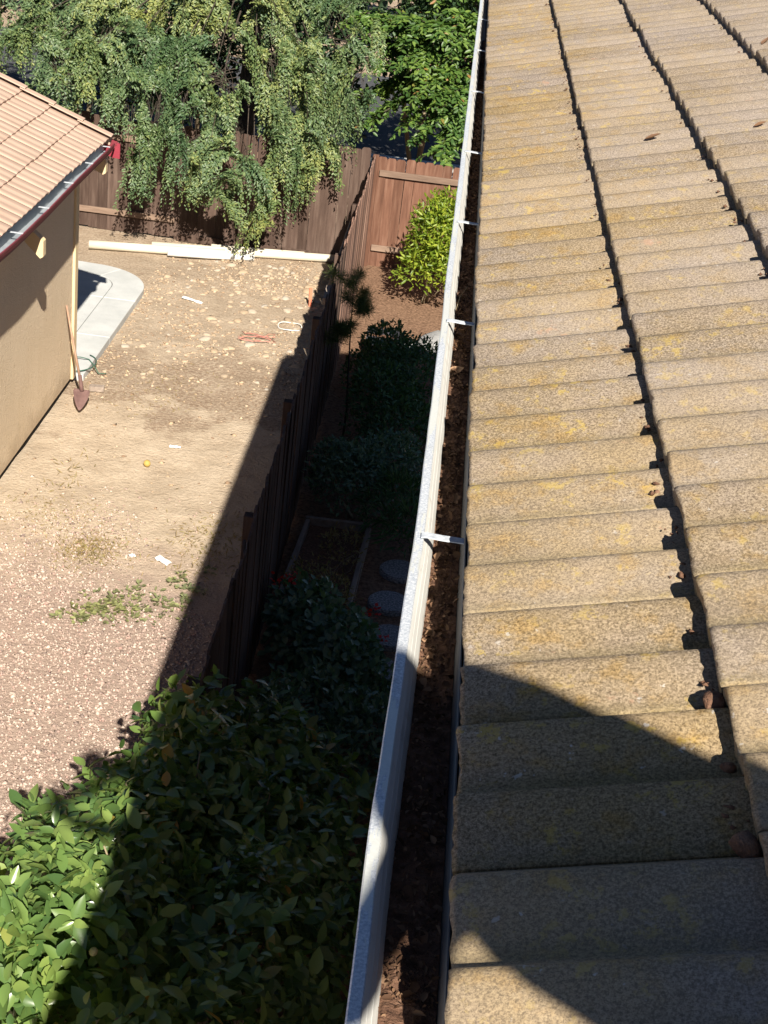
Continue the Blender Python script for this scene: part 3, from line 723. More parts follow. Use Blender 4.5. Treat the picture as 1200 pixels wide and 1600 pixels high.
# fascia and gutter
nbox('fascia', (-3.80, -3.775, NY0, NY1 - 0.05, H - 4.10, H - 3.96), M['maroon'])
ngy = np.arange(NY0, NY1 + 0.001, 0.12)
sag = np.interp(ngy, [NY0, 10, 11.5, 12.6, 13.3, 14.4, 15.4, 16.1], [0, -0.005, 0.0, -0.022, -0.03, -0.012, 0.0, 0.004])
push = np.interp(ngy, [NY0, 10, 12.2, 13.2, 14.5, 16.1], [0, 0.005, 0.03, 0.012, 0.0, 0.0])
ng = empty('gutter', (0, 0, 0)); ng.parent = nh; ng.location = -np_
ng['label'] = 'sagging maroon gutter with grey inside'
def nsec(dx, dz):
    x = -3.645 + dx; z = H - 3.955 + dz
    out = [(-3.745, z - 0.105), (x - 0.035, z - 0.105), (x - 0.033, z - 0.085), (x - 0.018, z - 0.078), (x - 0.02, z - 0.055), (x - 0.004, z - 0.046), (x - 0.006, z - 0.026), (x + 0.002, z - 0.02), (x + 0.002, z), (x - 0.012, z)]
    inn = [(x - 0.012, z - 0.001), (x - 0.013, z - 0.02), (x - 0.03, z - 0.06), (x - 0.045, z - 0.096), (-3.768, z - 0.096), (-3.770, z + 0.01)]
    return out, inn
for kind, nm, mt in ((0, 'outer_face', M['maroon']), (1, 'inner_face', M['steel_in'])):
    V = []; F = []
    for y, a, b in zip(ngy, push, sag):
        s = nsec(a, b)[kind]; ns = len(s); V += [(p, y, q) for p, q in s]
    for j in range(len(ngy) - 1):
        for i in range(ns - 1): F.append((j * ns + i, j * ns + i + 1, (j + 1) * ns + i + 1, (j + 1) * ns + i))
    link(nm, pyd(nm, V, F), mt, ng)
V = [(-3.656, 0, 0)]
lip = pyd('lip_bead', *boxv(-0.006, 0.006, 0, 1, 0, 1))
for hy in (11.55, 12.45, 13.35, 14.25, 15.05, 15.8):
    dx = float(np.interp(hy, ngy, push)); dz = float(np.interp(hy, ngy, sag)); z = H - 3.955 + dz
    hb = pyd('hanger', *boxv(-3.765, -3.65 + dx, hy - 0.012, hy + 0.012, z + 0.001, z + 0.006)); link('hanger', hb, M['strap'], ng)
o, i_ = nsec(0, 0.004)
s = o + [(-3.745, H - 3.955)]
n_ = len(s)
link('end_cap', pyd('end_cap', [(a, NY1 + 0.001, b) for a, b in s] + [(a, NY1 + 0.004, b) for a, b in s], [tuple(range(n_ - 1, -1, -1)), tuple(range(n_, 2 * n_))]), M['maroon'], ng)
# red barge board on the gable, its end showing past the gutter
d = Vector((-math.cos(NT_TH), 0, math.sin(NT_TH)))
p0 = Vector((-3.612, 0, H - 3.985)); p1 = p0 + d * 5.3
V = []
for yy_ in (NY1 + 0.008, NY1 + 0.034):
    V += [(p0.x, yy_, p0.z), (p1.x, yy_, p1.z), (p1.x, yy_, p1.z - 0.14), (p0.x - 0.085, yy_, p0.z - 0.155), (p0.x, yy_, p0.z - 0.16)]
link('barge_board', pyd('barge_board', [tuple(Vector(v) - np_ - Vector((0,0,0.0))) for v in V], [(0, 1, 2, 3, 4), (9, 8, 7, 6, 5), (0, 4, 9, 5), (0, 5, 6, 1), (3, 8, 9, 4), (2, 7, 8, 3), (1, 6, 7, 2)]), M['red'], nh)
# rafter tails under the eave
for ry, ez, sl_ in ((11.2, 4.32, 0.85), (13.42, 4.32, 0.85), (15.88, 4.10, 0.42)):
    e0 = Vector((-3.70, 0, H - ez)); e1 = e0 + Vector((-1, 0, sl_)).normalized() * (0.5 if sl_ > 0.5 else 0.62)
    V = []
    for yy_ in (ry - 0.045, ry + 0.045):
        V += [(e0.x, yy_, e0.z), (e1.x, yy_, e1.z), (e1.x, yy_, e1.z - 0.15), (e0.x - 0.03, yy_, e0.z - 0.17), (e0.x, yy_, e0.z - 0.15)]
    link('rafter_tail', pyd('rafter_tail', [tuple(Vector(v) - np_) for v in V], [(4, 3, 2, 1, 0), (5, 6, 7, 8, 9), (0, 5, 9, 4), (0, 1, 6, 5), (3, 4, 9, 8), (2, 3, 8, 7)]), M['trim'], nh)

# ------------------------------------------------------------------ concrete walk
patio = props(empty('concrete_walk', (-4.5, 18, 0)), kind='structure')
pp = Vector((-4.5, 18, 0))
def slab(name, poly, z0, z1, mat, bev=0.006):
    n_ = len(poly)
    V = [(x, y, z0) for x, y in poly] + [(x, y, z1) for x, y in poly]
    F = [tuple(range(n_ - 1, -1, -1)), tuple(range(n_, 2 * n_))] + [(i, (i + 1) % n_, n_ + (i + 1) % n_, n_ + i) for i in range(n_)]
    me = pyd(name, [tuple(Vector(v) - pp) for v in V], F)
    bm = bmesh.new(); bm.from_mesh(me); bmesh.ops.recalc_face_normals(bm, faces=bm.faces)
    bmesh.ops.bevel(bm, geom=[e for e in bm.edges if e.verts[0].co.z > z1 - 0.001 and e.verts[1].co.z > z1 - 0.001], offset=bev, segments=1, affect='EDGES')
    bm.to_mesh(me); bm.free()
    return link(name, me, mat, patio)
def arc(cx, cy, r, a0, a1, n_=12):
    return [(cx + r * math.cos(R_(a0 + (a1 - a0) * i / n_)), cy + r * math.sin(R_(a0 + (a1 - a0) * i / n_))) for i in range(n_ + 1)]
XE = -3.93; BW = 0.44; GAP = 0.008; CX, CY, RO = -4.83, 19.22, 0.90
RI = RO - BW
ZT = 0.085
slab('slab', [(XE - BW + GAP, 15.97), (XE, 15.99), (XE, 17.30), (XE - BW + GAP, 17.30)], -0.1, ZT, M['conc'])
slab('slab', [(XE - BW + GAP, 17.308), (XE, 17.308), (XE, 18.75), (XE - BW + GAP, 18.75)], -0.1, ZT, M['conc'])
slab('slab', [(XE - BW + GAP, 18.758), (XE, 18.758)] + arc(CX, CY, RO, 0, 62) + arc(CX, CY, RI + GAP, 62, 0), -0.1, ZT, M['conc'])
slab('slab', arc(CX, CY, RO, 62.6, 90) + [(-7.0, CY + RO + 0.25), (-7.0, CY + RI + 0.2 + GAP)] + arc(CX, CY, RI + GAP, 90, 62.6), -0.1, ZT, M['conc'])
slab('slab', [(-7, 15.97), (XE - BW, 15.97), (XE - BW, 17.30), (-7, 17.30)], -0.1, ZT, M['conc'])
slab('slab', [(-7, 17.308), (XE - BW, 17.308), (XE - BW, 18.75), (-7, 18.75)], -0.1, ZT, M['conc'])
slab('slab', [(-7, 18.758), (XE - BW, 18.758)] + arc(CX, CY, RI, 0, 90) + [(-7, CY + RI + 0.2)], -0.1, ZT, M['conc'])

# ------------------------------------------------------------------ fences
def board_mesh(name, w_, t_, h_, mat, ear=0.03):
    """dog-eared fence board: width along X, thickness along Y, base at z=0"""
    prof = [(-w_ / 2, 0), (w_ / 2, 0), (w_ / 2, h_ - ear), (w_ / 2 - ear * 0.5, h_ - ear * 0.3), (w_ / 2 - ear, h_), (-w_ / 2 + ear, h_), (-w_ / 2 + ear * 0.5, h_ - ear * 0.3), (-w_ / 2, h_ - ear)]
    n_ = len(prof)
    V = [(x, -t_ / 2, z) for x, z in prof] + [(x, t_ / 2, z) for x, z in prof]
    F = [tuple(range(n_)), tuple(range(2 * n_ - 1, n_ - 1, -1))] + [(i, n_ + i, n_ + (i + 1) % n_, (i + 1) % n_) for i in range(n_)]
    me = pyd(name, V, F); me.materials.append(mat); return me
bb = [board_mesh('board', 0.139, 0.016, 1.72 + 0.012 * k, M['fence_brown']) for k in range(3)]
bm_ = [board_mesh('board', 0.140, 0.016, 1.72 + 0.012 * k, M['fence_mid']) for k in range(3)]
br = [board_mesh('board', 0.139, 0.016, 1.72 + 0.012 * k, M['fence_red']) for k in range(3)]
YF = 22.0
far = props(empty('back_fence', (-3, YF, 0)), 'weathered brown board fence across the back of the dirt yard', 'fence')
x = -9.0
while x < -1.16:
    dy = 0.02 if x < -4.0 else -0.012
    link('board', random.choice(bb), None, far, (x + 3, dy + random.gauss(0, .003), 0.03 + random.gauss(0, .012)), (random.gauss(0, .004), random.gauss(0, .004), random.gauss(0, .009)))
    x += 0.1415
for z in (0.27, 1.42):
    box('rail', (-9 + 3, -4.05 + 3, -0.03, 0.008, z, z + 0.09), M['fence_rail'], far, 0.004)
for z in (0.27, 0.9, 1.42):
    box('rail', (-4.0 + 3, -1.2 + 3, 0.0, 0.04, z, z + 0.09), M['fence_rail'], far, 0.004)
for px in (-8.9, -6.5, -4.02):
    box('post', (px - 0.045 + 3, px + 0.045 + 3, 0.032, 0.12, -0.1, 1.66), M['fence_brown'], far, 0.005)
box('kickboard', (-4.0 + 3, -1.2 + 3, -0.045, -0.022, 0.0, 0.12), M['fence_brown'], far, 0.004)
fr = props(empty('cedar_fence', (0, YF, 0)), 'reddish cedar fence panel with two rails behind the lime green shrub', 'fence')
x = -0.97
while x < 3.0:
    link('board', random.choice(br), None, fr, (x, 0.03 + random.gauss(0, .003), -0.06 + random.gauss(0, .012)), (random.gauss(0, .004), random.gauss(0, .004), random.gauss(0, .009)))
    x += 0.1415
for z in (0.245, 1.40):
    box('rail', (-1.0, 3.0, -0.022, 0.018, z, z + 0.09), M['fence_rail'], fr, 0.004)
for px in (1.4, 3.0):
    box('post', (px - 0.045, px + 0.045, 0.04, 0.13, -0.1, 1.68), M['fence_red'], fr, 0.005)
XF = -1.08
sf = props(empty('side_fence', (XF, 14, 0)), 'long dark board fence running between the two yards', 'fence')
y = 7.62
while y < 21.9:
    lean = 0.0
    o = link('board', (bm_ if y > 17.2 else bb)[1], None, sf, (random.gauss(0, .004), y - 14, 0.015 + random.gauss(0, .003)), (random.gauss(0, .004), random.gauss(0, .003), math.pi / 2 + random.gauss(0, .006)))
    y += 0.1435
for z in (0.25, 0.88, 1.42):
    y = 7.6
    while y < 21.5:
        y2 = min(y + 2.4, 21.9)
        box('rail', (-0.05, -0.010, y - 14, y2 - 14 - 0.006, z, z + 0.09), M['greywood'], sf, 0.004); y = y2
for y in np.arange(7.9, 21.0, 2.4):
    box('post', (-0.145, -0.052, y - 14 - 0.045, y - 14 + 0.045, -0.1, 1.48), M['fence_brown'], sf, 0.005)
box('corner_post', (-0.04, 0.05, 7.93, 8.02, -0.1, 1.71), M['fence_red'], sf, 0.005)
# planks propped on the neighbour's side of the fence
def plank(b, loc, rot, label, mat='greywood'):
    o = box('plank', b, M[mat], None, 0.003, loc, rot); props(o, label, 'plank', 'loose planks along the side fence')
plank((-0.012, 0.012, -1.55, 1.55, 0, 0.17), (-1.30, 19.5, 0.90), (R_(1.5), R_(14), 0), 'upper grey plank propped on edge against the side fence near the corner')
plank((-0.012, 0.012, -1.3, 1.3, 0, 0.14), (-1.245, 19.0, 0.70), (R_(-2), R_(10), 0.01), 'lower grey plank wedged between fence and upper plank')
plank((-0.06, 0.06, -1.5, 1.5, 0, 0.035), (-1.36, 15.0, 0.05), (0, 0.02, 0.01), 'grey plank lying flat at the foot of the shaded side fence')
plank((-0.05, 0.05, -0.9, 0.9, 0, 0.035), (-1.33, 11.2, 0.05), (0, 0.05, 0.02), 'dusty plank lying in the fence shadow beside the gravel')
box('fence_block', (-0.045, 0.045, -0.2, 0.2, 0, 0.09), M['greywood'], None, 0.004, (-1.22, 16.9, 1.1), (0.1, 0.05, 0))
props(bpy.data.objects['fence_block'], 'short grey wood block perched on the side fence rail', 'wood block')

# ------------------------------------------------------------------ pipes on the ground by the back fence
def pipe(name, a, b, r, mat, label):
    me = tube_mesh(name, [a, Vector(a).lerp(Vector(b), 0.5) + Vector((0, 0, -0.006)), b], r, 14)
    for p in me.polygons:
        if len(p.vertices) > 4: p.use_smooth = False
    props(link(name, me, M[mat]), label, 'pipe', 'white pipes lying along the back fence')
pipe('pipe', (-5.12, 20.98, 0.075), (-3.15, 21.42, 0.07), 0.065, 'pvc', 'cream plastic pipe, leftmost, its open end toward the house')
pipe('pipe', (-3.97, 21.12, 0.06), (-2.72, 21.46, 0.05), 0.05, 'white', 'short bright white pipe lying in front of the others')
pipe('pipe', (-4.25, 21.32, 0.075), (-1.42, 22.22 - 0.36, 0.085), 0.062, 'pvc', 'longest cream pipe reaching to the side fence')
pipe('pipe', (-3.4, 21.62, 0.10), (-2.0, 21.84, 0.10), 0.03, 'pvc', 'thin cream pipe lying on top behind the long one')

# ------------------------------------------------------------------ shovel, block, hose, litter on the ground
sh = empty('shovel', (-3.80, 15.25, 0.02)); props(sh, 'rusty pointed shovel leaning against the stucco wall corner', 'shovel')
link('handle', tube_mesh('handle', [(0, 0.06, 0.30), (-0.10, 0.14, 0.66), (-0.215, 0.24, 1.08)], [0.015, 0.014, 0.012], 8), M['handle'], sh)
link('socket', tube_mesh('socket', [(0.035, 0.02, 0.16), (0.018, 0.04, 0.24), (-0.005, 0.064, 0.34)], [0.024, 0.023, 0.021], 8), M['rust'], sh)
V = []; F = []
rows_ = [(-0.34, 0.01, 0.0), (-0.27, 0.055, 0.008), (-0.17, 0.095, 0.016), (-0.06, 0.115, 0.02), (-0.01, 0.11, 0.02), (0.0, 0.05, 0.015)]
for (u, hw, dish) in rows_:
    for k in range(5):
        s_ = (k / 4 - 0.5) * 2
        V.append((hw * s_, u, dish * (s_ * s_) * 1.3))
for r_ in range(len(rows_) - 1):
    for k in range(4): F.append((r_ * 5 + k, r_ * 5 + k + 1, (r_ + 1) * 5 + k + 1, (r_ + 1) * 5 + k))
me = pyd('blade', V, F, True)
me.transform(Matrix.Diagonal((0.78, 0.9, 1, 1)))
o = link('blade', me, M['rust'], sh, (0.03, 0.03, 0.17), (R_(24), R_(6), R_(12)))
md = o.modifiers.new('s', 'SOLIDIFY'); md.thickness = 0.004
o = box('wood_block', (-0.085, 0.085, -0.045, 0.045, 0, 0.06), M['greywood'], None, 0.004, (-3.71, 15.75, 0.01), (0, 0, 0.15))
props(o, 'small cut wood block beside the shovel at the wall corner', 'wood block')
hp_ = [(-4.06 + 0.20 * math.sin(a) * (1 - 0.02 * a), 16.35 + 0.26 * math.cos(a) - 0.03 * a, 0.10 + 0.004 * a) for a in np.linspace(0.3, 6.4, 30)]
hp_ += [(-3.98, 16.45, 0.10), (-3.88, 16.30, 0.09), (-3.80, 16.2, 0.04), (-3.72, 16.25, 0.03)]
props(link('garden_hose', tube_mesh('garden_hose', hp_, 0.0065, 6), M['hose']), 'green garden hose coiled on the end of the concrete walk', 'hose')
me = stone_variants('ball', 1, M['ball'], 9.0)[0]
bm = bmesh.new(); bmesh.ops.create_icosphere(bm, subdivisions=3, radius=0.038)
for v in bm.verts: v.co *= 1 + 0.05 * mnoise.noise(v.co * 30)
me = bpy.data.meshes.new('ball'); bm.to_mesh(me); bm.free(); me.polygons.foreach_set('use_smooth', [True] * len(me.polygons))
props(link('ball', me, M['ball'], None, (-2.73, 13.96, gz(-2.73, 13.96) + 0.04)), 'small yellow ball lying alone on the bare dirt', 'ball')
def scrap(x, y, w_, l_, rz, label, mat='white'):
    bm = bmesh.new(); bmesh.ops.create_grid(bm, x_segments=5, y_segments=4, size=0.5)
    for v in bm.verts:
        v.co = Vector((v.co.x * l_, v.co.y * w_, 0.02 + 0.018 * mnoise.noise(Vector((v.co.x * 4 + x * 9, v.co.y * 4, y)))))
    bmesh.ops.solidify(bm, geom=bm.faces[:], thickness=0.006)
    me = bpy.data.meshes.new('scrap'); bm.to_mesh(me); bm.free()
    props(link('scrap', me, M[mat], None, (x, y, gz(x, y)), (0.05, 0.1, rz)), label, 'scrap', 'pale scraps dropped on the dirt yard')
scrap(-2.54, 14.5, 0.05, 0.12, 0.1, 'crumpled white scrap just beyond the yellow ball')
scrap(-2.15, 11.98, 0.07, 0.15, -0.5, 'flat white scrap near the weeds by the fence shadow')
scrap(-2.45, 12.0, 0.04, 0.06, 0.5, 'tiny pale scrap left of the flat white one')
scrap(-3.5, 10.1, 0.09, 0.14, 0.6, 'yellowish scrap on the gravel at the left edge', 'bud')
scrap(-3.25, 19.3, 0.05, 0.3, -0.25, 'string of crumpled pale scrap among the stones', 'white')
bpy.data.objects['scrap']
# tangled red netting
pts = []
for i in range(60):
    a = i * 0.9
    pts.append((0.22 * math.sin(a * 0.37) + 0.05 * random.uniform(-1, 1), 0.13 * math.sin(a * 0.23 + 1) + 0.05 * random.uniform(-1, 1), 0.02 + 0.03 * random.random()))
o = link('red_netting', tube_mesh('red_netting', pts, 0.004, 4), M['rednet'], None, (-2.17, 18.1, gz(-2.17, 18.1) + 0.005))
props(o, 'tangle of faded red netting lying on the dirt', 'netting')
pts = [(0.16 * math.cos(a), 0.17 * math.sin(a), 0.01 + 0.008 * math.sin(3 * a)) for a in np.linspace(0, 5.9, 24)]
props(link('wire_loop', tube_mesh('wire_loop', pts, 0.007, 5), M['white'], None, (-1.82, 18.75, gz(-1.82, 18.75) + 0.01)), 'loop of pale cord at the edge of the fence shadow', 'cord')
props(box('marker_stake', (-0.02, 0.02, -0.012, 0.012, -0.1, 0.27), M['orange'], None, 0.002, (-1.66, 19.75, 0), (0.05, -0.06, 0.3)), 'orange painted stake standing in the stones', 'stake')

# ------------------------------------------------------------------ planted strip behind the fence
bed = empty('raised_bed', (-0.62, 12.1, 0)); props(bed, 'weathered wooden raised bed frame in the shaded side yard', 'raised bed')
def bedbox(nm, a, b, h_):
    a = Vector(a); b = Vector(b); d_ = b - a; L_ = d_.length
    return box(nm, (0, L_, -0.022, 0.022, -0.03, h_), M['greywood'], bed, 0.004, (a.x + 0.62, a.y - 12.1, 0), (0, 0, math.atan2(d_.y, d_.x)))
bedbox('side_board', (-0.98, 11.3), (-0.90, 12.85), 0.20); bedbox('side_board', (-0.36, 11.25), (-0.30, 12.86), 0.20); bedbox('end_board', (-0.925, 12.88), (-0.272, 12.90), 0.21)
V = []; F = []
for j in range(14):
    for i in range(8):
        x = -0.95 + 0.62 * i / 7 + 0.05 * j / 13; y = 11.2 + 1.66 * j / 13
        V.append((x + 0.62, y - 12.1, 0.13 + 0.03 * mnoise.noise(Vector((x * 6, y * 6, 0)))))
for j in range(13):
    for i in range(7): F.append((j * 8 + i, j * 8 + i + 1, (j + 1) * 8 + i + 1, (j + 1) * 8 + i))
link('bed_soil', pyd('bed_soil', V, F, True), M['litter'], bed)
for k, (x, y) in enumerate([(0.0, 11.72), (0.05, 11.12), (0.01, 10.55), (0.06, 12.35)]):
    bm = bmesh.new(); bmesh.ops.create_cone(bm, segments=36, radius1=0.2, radius2=0.195, depth=0.05, cap_ends=True)
    bmesh.ops.bevel(bm, geom=[e for e in bm.edges if e.verts[0].co.z > 0 and e.verts[1].co.z > 0], offset=0.012, segments=2, affect='EDGES')
    me = bpy.data.meshes.new('stepping_stone'); bm.to_mesh(me); bm.free()
    props(link('stepping_stone', me, M['pebble_conc'], None, (x, y, 0.03)), ['round pebbled stepping stone beside the raised bed', 'round pebbled stepping stone, second from the raised bed', 'round pebbled stepping stone nearest the leafy bush', 'round pebbled stepping stone hidden mostly by the gutter'][k], 'stepping stone', 'stepping stones in the side yard')
bvs = stone_variants('boulder', 3, M['boulder'], 21.0)
for k, (x, y, s, lb) in enumerate([(-0.17, 18.45, 0.17, 'smooth grey boulder beside the black planter box'), (0.12, 18.75, 0.22, 'larger grey boulder half hidden by the gutter'), (-0.92, 14.35, 0.09, 'small pale boulder at the foot of the fence')]):
    o = link('boulder', bvs[k], None, None, (x, y, s * 0.3), (0, 0, k * 1.3)); o.scale = (s * 1.25, s, s); props(o, lb, 'boulder', 'boulders in the side yard')
pl = empty('planter_box', (-0.54, 18.15, 0)); props(pl, 'black square planter box standing in the side yard shade', 'planter')
for nm, b in (('wall_panel', (-0.21, 0.21, -0.17, -0.15, 0.0, 0.31)), ('wall_panel', (-0.21, 0.21, 0.15, 0.17, 0.0, 0.31)), ('wall_panel', (-0.21, -0.19, -0.149, 0.149, 0.0, 0.31)), ('wall_panel', (0.19, 0.21, -0.149, 0.149, 0.0, 0.31)), ('planter_soil', (-0.189, 0.189, -0.149, 0.149, 0.0, 0.24))):
    box(nm, b, M['plastic'] if nm == 'wall_panel' else M['litter'], pl, 0.003)

# ------------------------------------------------------------------ plants
def sph(n):
    v = rng.normal(0, 1, (n, 3)); return unit(v)
def blob_points(blobs, n, inner=0.55):
    """points spread in the outer shell of a union of ellipsoids, with outward directions"""
    wts = np.array([b[3] * b[4] * b[5] for b in blobs]) ** 0.67; wts = wts / wts.sum()
    idx = rng.choice(len(blobs), n, p=wts); B = np.array(blobs)[idx]
    d = sph(n); d[:, 2] = np.where(d[:, 2] < -0.35, -d[:, 2], d[:, 2])
    r = inner + (1.05 - inner) * rng.random(n) ** 0.6
    lump = np.array([mnoise.noise(Vector(q)) for q in (d * 2.3 + B[:, :3] * 1.7)])
    r = r * (1 + 0.28 * lump)
    P = B[:, :3] + d * B[:, 3:6] * r[:, None]
    out = unit(d / B[:, 3:6]); return P, out
def shrub(name, base, blobs, n, L, asp, mat, label, cat='shrub', group=None, stems=7, up=0.5, fold=0.25, rndmix=0.7, stem_r=0.012):
    root = props(empty(name, base), label, cat, group)
    P, out = blob_points(blobs, n)
    P = P - np.array(base)
    D = out * 0.7 + rng.normal(0, rndmix, (n, 3)) + np.array([0, 0, 0.15]); N = out * 0.6 + rng.normal(0, 0.45, (n, 3)) + np.array([0, 0, up])
    Ls = L * rng.uniform(0.65, 1.2, n)
    leaves('foliage', P, D, N, Ls, Ls * asp, mat, root, fold=fold)
    for k in range(stems):
        b = blobs[k % len(blobs)]; a = rng.random() * 6.28
        e = np.array(b[:3]) + np.array([math.cos(a) * b[3], math.sin(a) * b[4], b[5] * 0.7]) * 0.75 - np.array(base)
        s0 = np.array([rng.normal(0, .04), rng.normal(0, .04), -0.03]); mid_ = s0 * 0.4 + e * 0.5 + rng.normal(0, .05, 3)
        link('stem', tube_mesh('stem', [s0, mid_, e], [stem_r, stem_r * 0.7, stem_r * 0.35], 5), M['twig'], root)
    return root
shrub('lime_shrub', (-0.05, 20.5, 0), [(-0.02, 20.5, 0.92, 0.44, 0.45, 0.68), (-0.12, 20.35, 0.5, 0.42, 0.4, 0.42), (0.15, 20.6, 1.1, 0.38, 0.4, 0.52), (0.3, 20.2, 0.7, 0.5, 0.5, 0.6)], 5200, 0.085, 0.36, M['lime'], 'bright lime green shrub in front of the cedar fence', fold=0.3)
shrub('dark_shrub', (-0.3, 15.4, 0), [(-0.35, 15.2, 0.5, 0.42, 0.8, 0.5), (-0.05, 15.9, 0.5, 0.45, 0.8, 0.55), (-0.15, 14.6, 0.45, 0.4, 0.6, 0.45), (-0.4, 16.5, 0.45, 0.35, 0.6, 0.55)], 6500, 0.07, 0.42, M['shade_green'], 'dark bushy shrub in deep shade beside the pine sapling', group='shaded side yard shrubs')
shrub('dark_shrub', (-0.45, 13.4, 0), [(-0.5, 13.35, 0.4, 0.4, 0.45, 0.42), (-0.2, 13.6, 0.42, 0.4, 0.5, 0.45), (-0.75, 13.6, 0.35, 0.25, 0.4, 0.38)], 4200, 0.06, 0.45, M['bluegreen'], 'blue green shrub just beyond the raised bed', group='shaded side yard shrubs')
ger = shrub('geranium', (-0.7, 10.6, 0), [(-0.72, 10.7, 0.3, 0.30, 0.5, 0.34), (-0.4, 10.35, 0.3, 0.36, 0.45, 0.32), (-0.25, 10.0, 0.3, 0.3, 0.4, 0.3)], 2600, 0.075, 0.8, M['bluegreen'], 'leafy geranium with red flowers beside the raised bed', 'flowering plant', up=1.0)
n = 70
ctr = np.array([[-0.92, 10.75, 0.68], [-0.03, 10.75, 0.25], [-0.80, 11.05, 0.55], [-0.15, 11.2, 0.22]])
P = ctr[rng.integers(0, 4, n)] + rng.normal(0, [0.035, 0.045, 0.02], (n, 3)) - np.array([-0.7, 10.6, 0])
leaves('flower_petals', P, rng.normal(0, 1, (n, 3)), rng.normal(0, .5, (n, 3)) + np.array([0, 0, 1]), 0.04, 0.035, M['redflower'], ger)
# broad-leaved lily
lily = props(empty('broad_leaf_lily', (-0.2, 9.7, 0)), 'lily with long broad leaves and withered tips below the geranium', 'plant')
for k in range(16):
    a = rng.uniform(-0.6, 3.8); L_ = rng.uniform(0.35, 0.6); V = []; F = []
    d_ = Vector((math.cos(a), math.sin(a), 0)); s_ = Vector((-math.sin(a), math.cos(a), 0))
    for i in range(8):
        t = i / 7; hw = 0.055 * math.sin(math.pi * min(1, 0.12 + 0.88 * t)) + 0.004
        c_ = d_ * (L_ * 0.8 * t) + Vector((0, 0, 0.12 + L_ * (0.95 * t - 0.75 * t * t)))
        V += [c_ - s_ * hw + Vector((0, 0, 0.015)), c_, c_ + s_ * hw + Vector((0, 0, 0.015))]
    for i in range(7):
        b = i * 3; F += [(b, b + 1, b + 4, b + 3), (b + 1, b + 2, b + 5, b + 4)]
    me = pyd('leaf_blade', V, F, True)
    at = me.attributes.new('rnd', 'FLOAT', 'FACE'); at.data.foreach_set('value', [0.4 + 0.5 * random.random()] * len(F))
    link('leaf_blade', me, M['shade_green'], lily)

shrub('ground_cover', (-0.2, 9.4, 0), [(-0.5, 9.3, 0.3, 0.45, 0.6, 0.32), (-0.1, 9.0, 0.35, 0.35, 0.6, 0.32), (-0.75, 8.7, 0.45, 0.3, 0.5, 0.4), (0.1, 9.7, 0.2, 0.25, 0.5, 0.2)], 3400, 0.07, 0.5, M['bluegreen'], 'loose leafy ground cover between the geranium and the camellia', 'plant', stems=5)
shrub('bed_plant', (-0.6, 11.8, 0.14), [(-0.75, 11.6, 0.2, 0.22, 0.4, 0.14), (-0.5, 12.3, 0.2, 0.22, 0.4, 0.14), (-0.55, 11.3, 0.25, 0.25, 0.25, 0.2)], 900, 0.05, 0.3, M['drygrass'], 'withered brown plants inside the raised bed', 'plant', stems=8, stem_r=0.004)
shrub('spiky_plant', (-0.05, 13.0, 0), [(-0.08, 13.0, 0.35, 0.3, 0.4, 0.35), (0.05, 12.6, 0.3, 0.25, 0.3, 0.3)], 700, 0.16, 0.12, M['shade_green'], 'tall strappy plant beside the gutter beyond the stepping stones', 'plant', stems=4, stem_r=0.005)
shrub('low_plant', (-0.75, 17.0, 0), [(-0.75, 16.9, 0.2, 0.2, 0.4, 0.22), (-0.5, 17.3, 0.25, 0.25, 0.3, 0.25)], 900, 0.06, 0.5, M['shade_green'], 'low green plant at the fence foot near the planter box', 'plant', stems=4, stem_r=0.005)
# pine sapling
pine = props(empty('pine_sapling', (-0.76, 15.0, 0)), 'spindly pine sapling with a needle tuft rising beside the side fence', 'tree')
tp = [(0, 0, -0.02), (0.01, 0.02, 0.5), (-0.02, 0.0, 1.0), (-0.045, 0.0, 1.5), (-0.06, -0.02, 2.0)]
link('trunk', tube_mesh('trunk', tp, [0.014, 0.012, 0.010, 0.008, 0.004], 6), M['bark'], pine)
cent = []
for k in range(15):
    h_ = rng.uniform(1.25, 1.95); a = rng.random() * 6.28; L_ = rng.uniform(0.10, 0.26)
    b0 = np.array([-0.045, 0, h_]); b1 = b0 + np.array([math.cos(a) * L_, math.sin(a) * L_, rng.uniform(0.02, 0.12)])
    link('branch', tube_mesh('branch', [b0, (b0 + b1) / 2 + np.array([0, 0, -0.01]), b1], [0.004, 0.003, 0.002], 4), M['bark'], pine)
    for t in np.linspace(0.45, 1, 4): cent.append(b0 + (b1 - b0) * t)
for k in range(5):
    h_ = rng.uniform(0.4, 1.1); a = rng.random() * 6.28; L_ = rng.uniform(0.15, 0.3)
    b0 = np.array([-0.01, 0, h_]); b1 = b0 + np.array([math.cos(a) * L_, math.sin(a) * L_, 0.14])
    link('branch', tube_mesh('branch', [b0, b1], [0.004, 0.002], 4), M['twig'], pine)
cent.append(np.array([-0.06, -0.02, 2.0]))
cent = np.array(cent); n = 4200
P = cent[rng.integers(0, len(cent), n)] + rng.normal(0, 0.018, (n, 3)); D = sph(n) + np.array([0, 0, 0.25])
leaves('foliage', P, D, sph(n), rng.uniform(0.07, 0.13, n), 0.0035, M['pine'], pine, fold=0.1, curl=0.1)

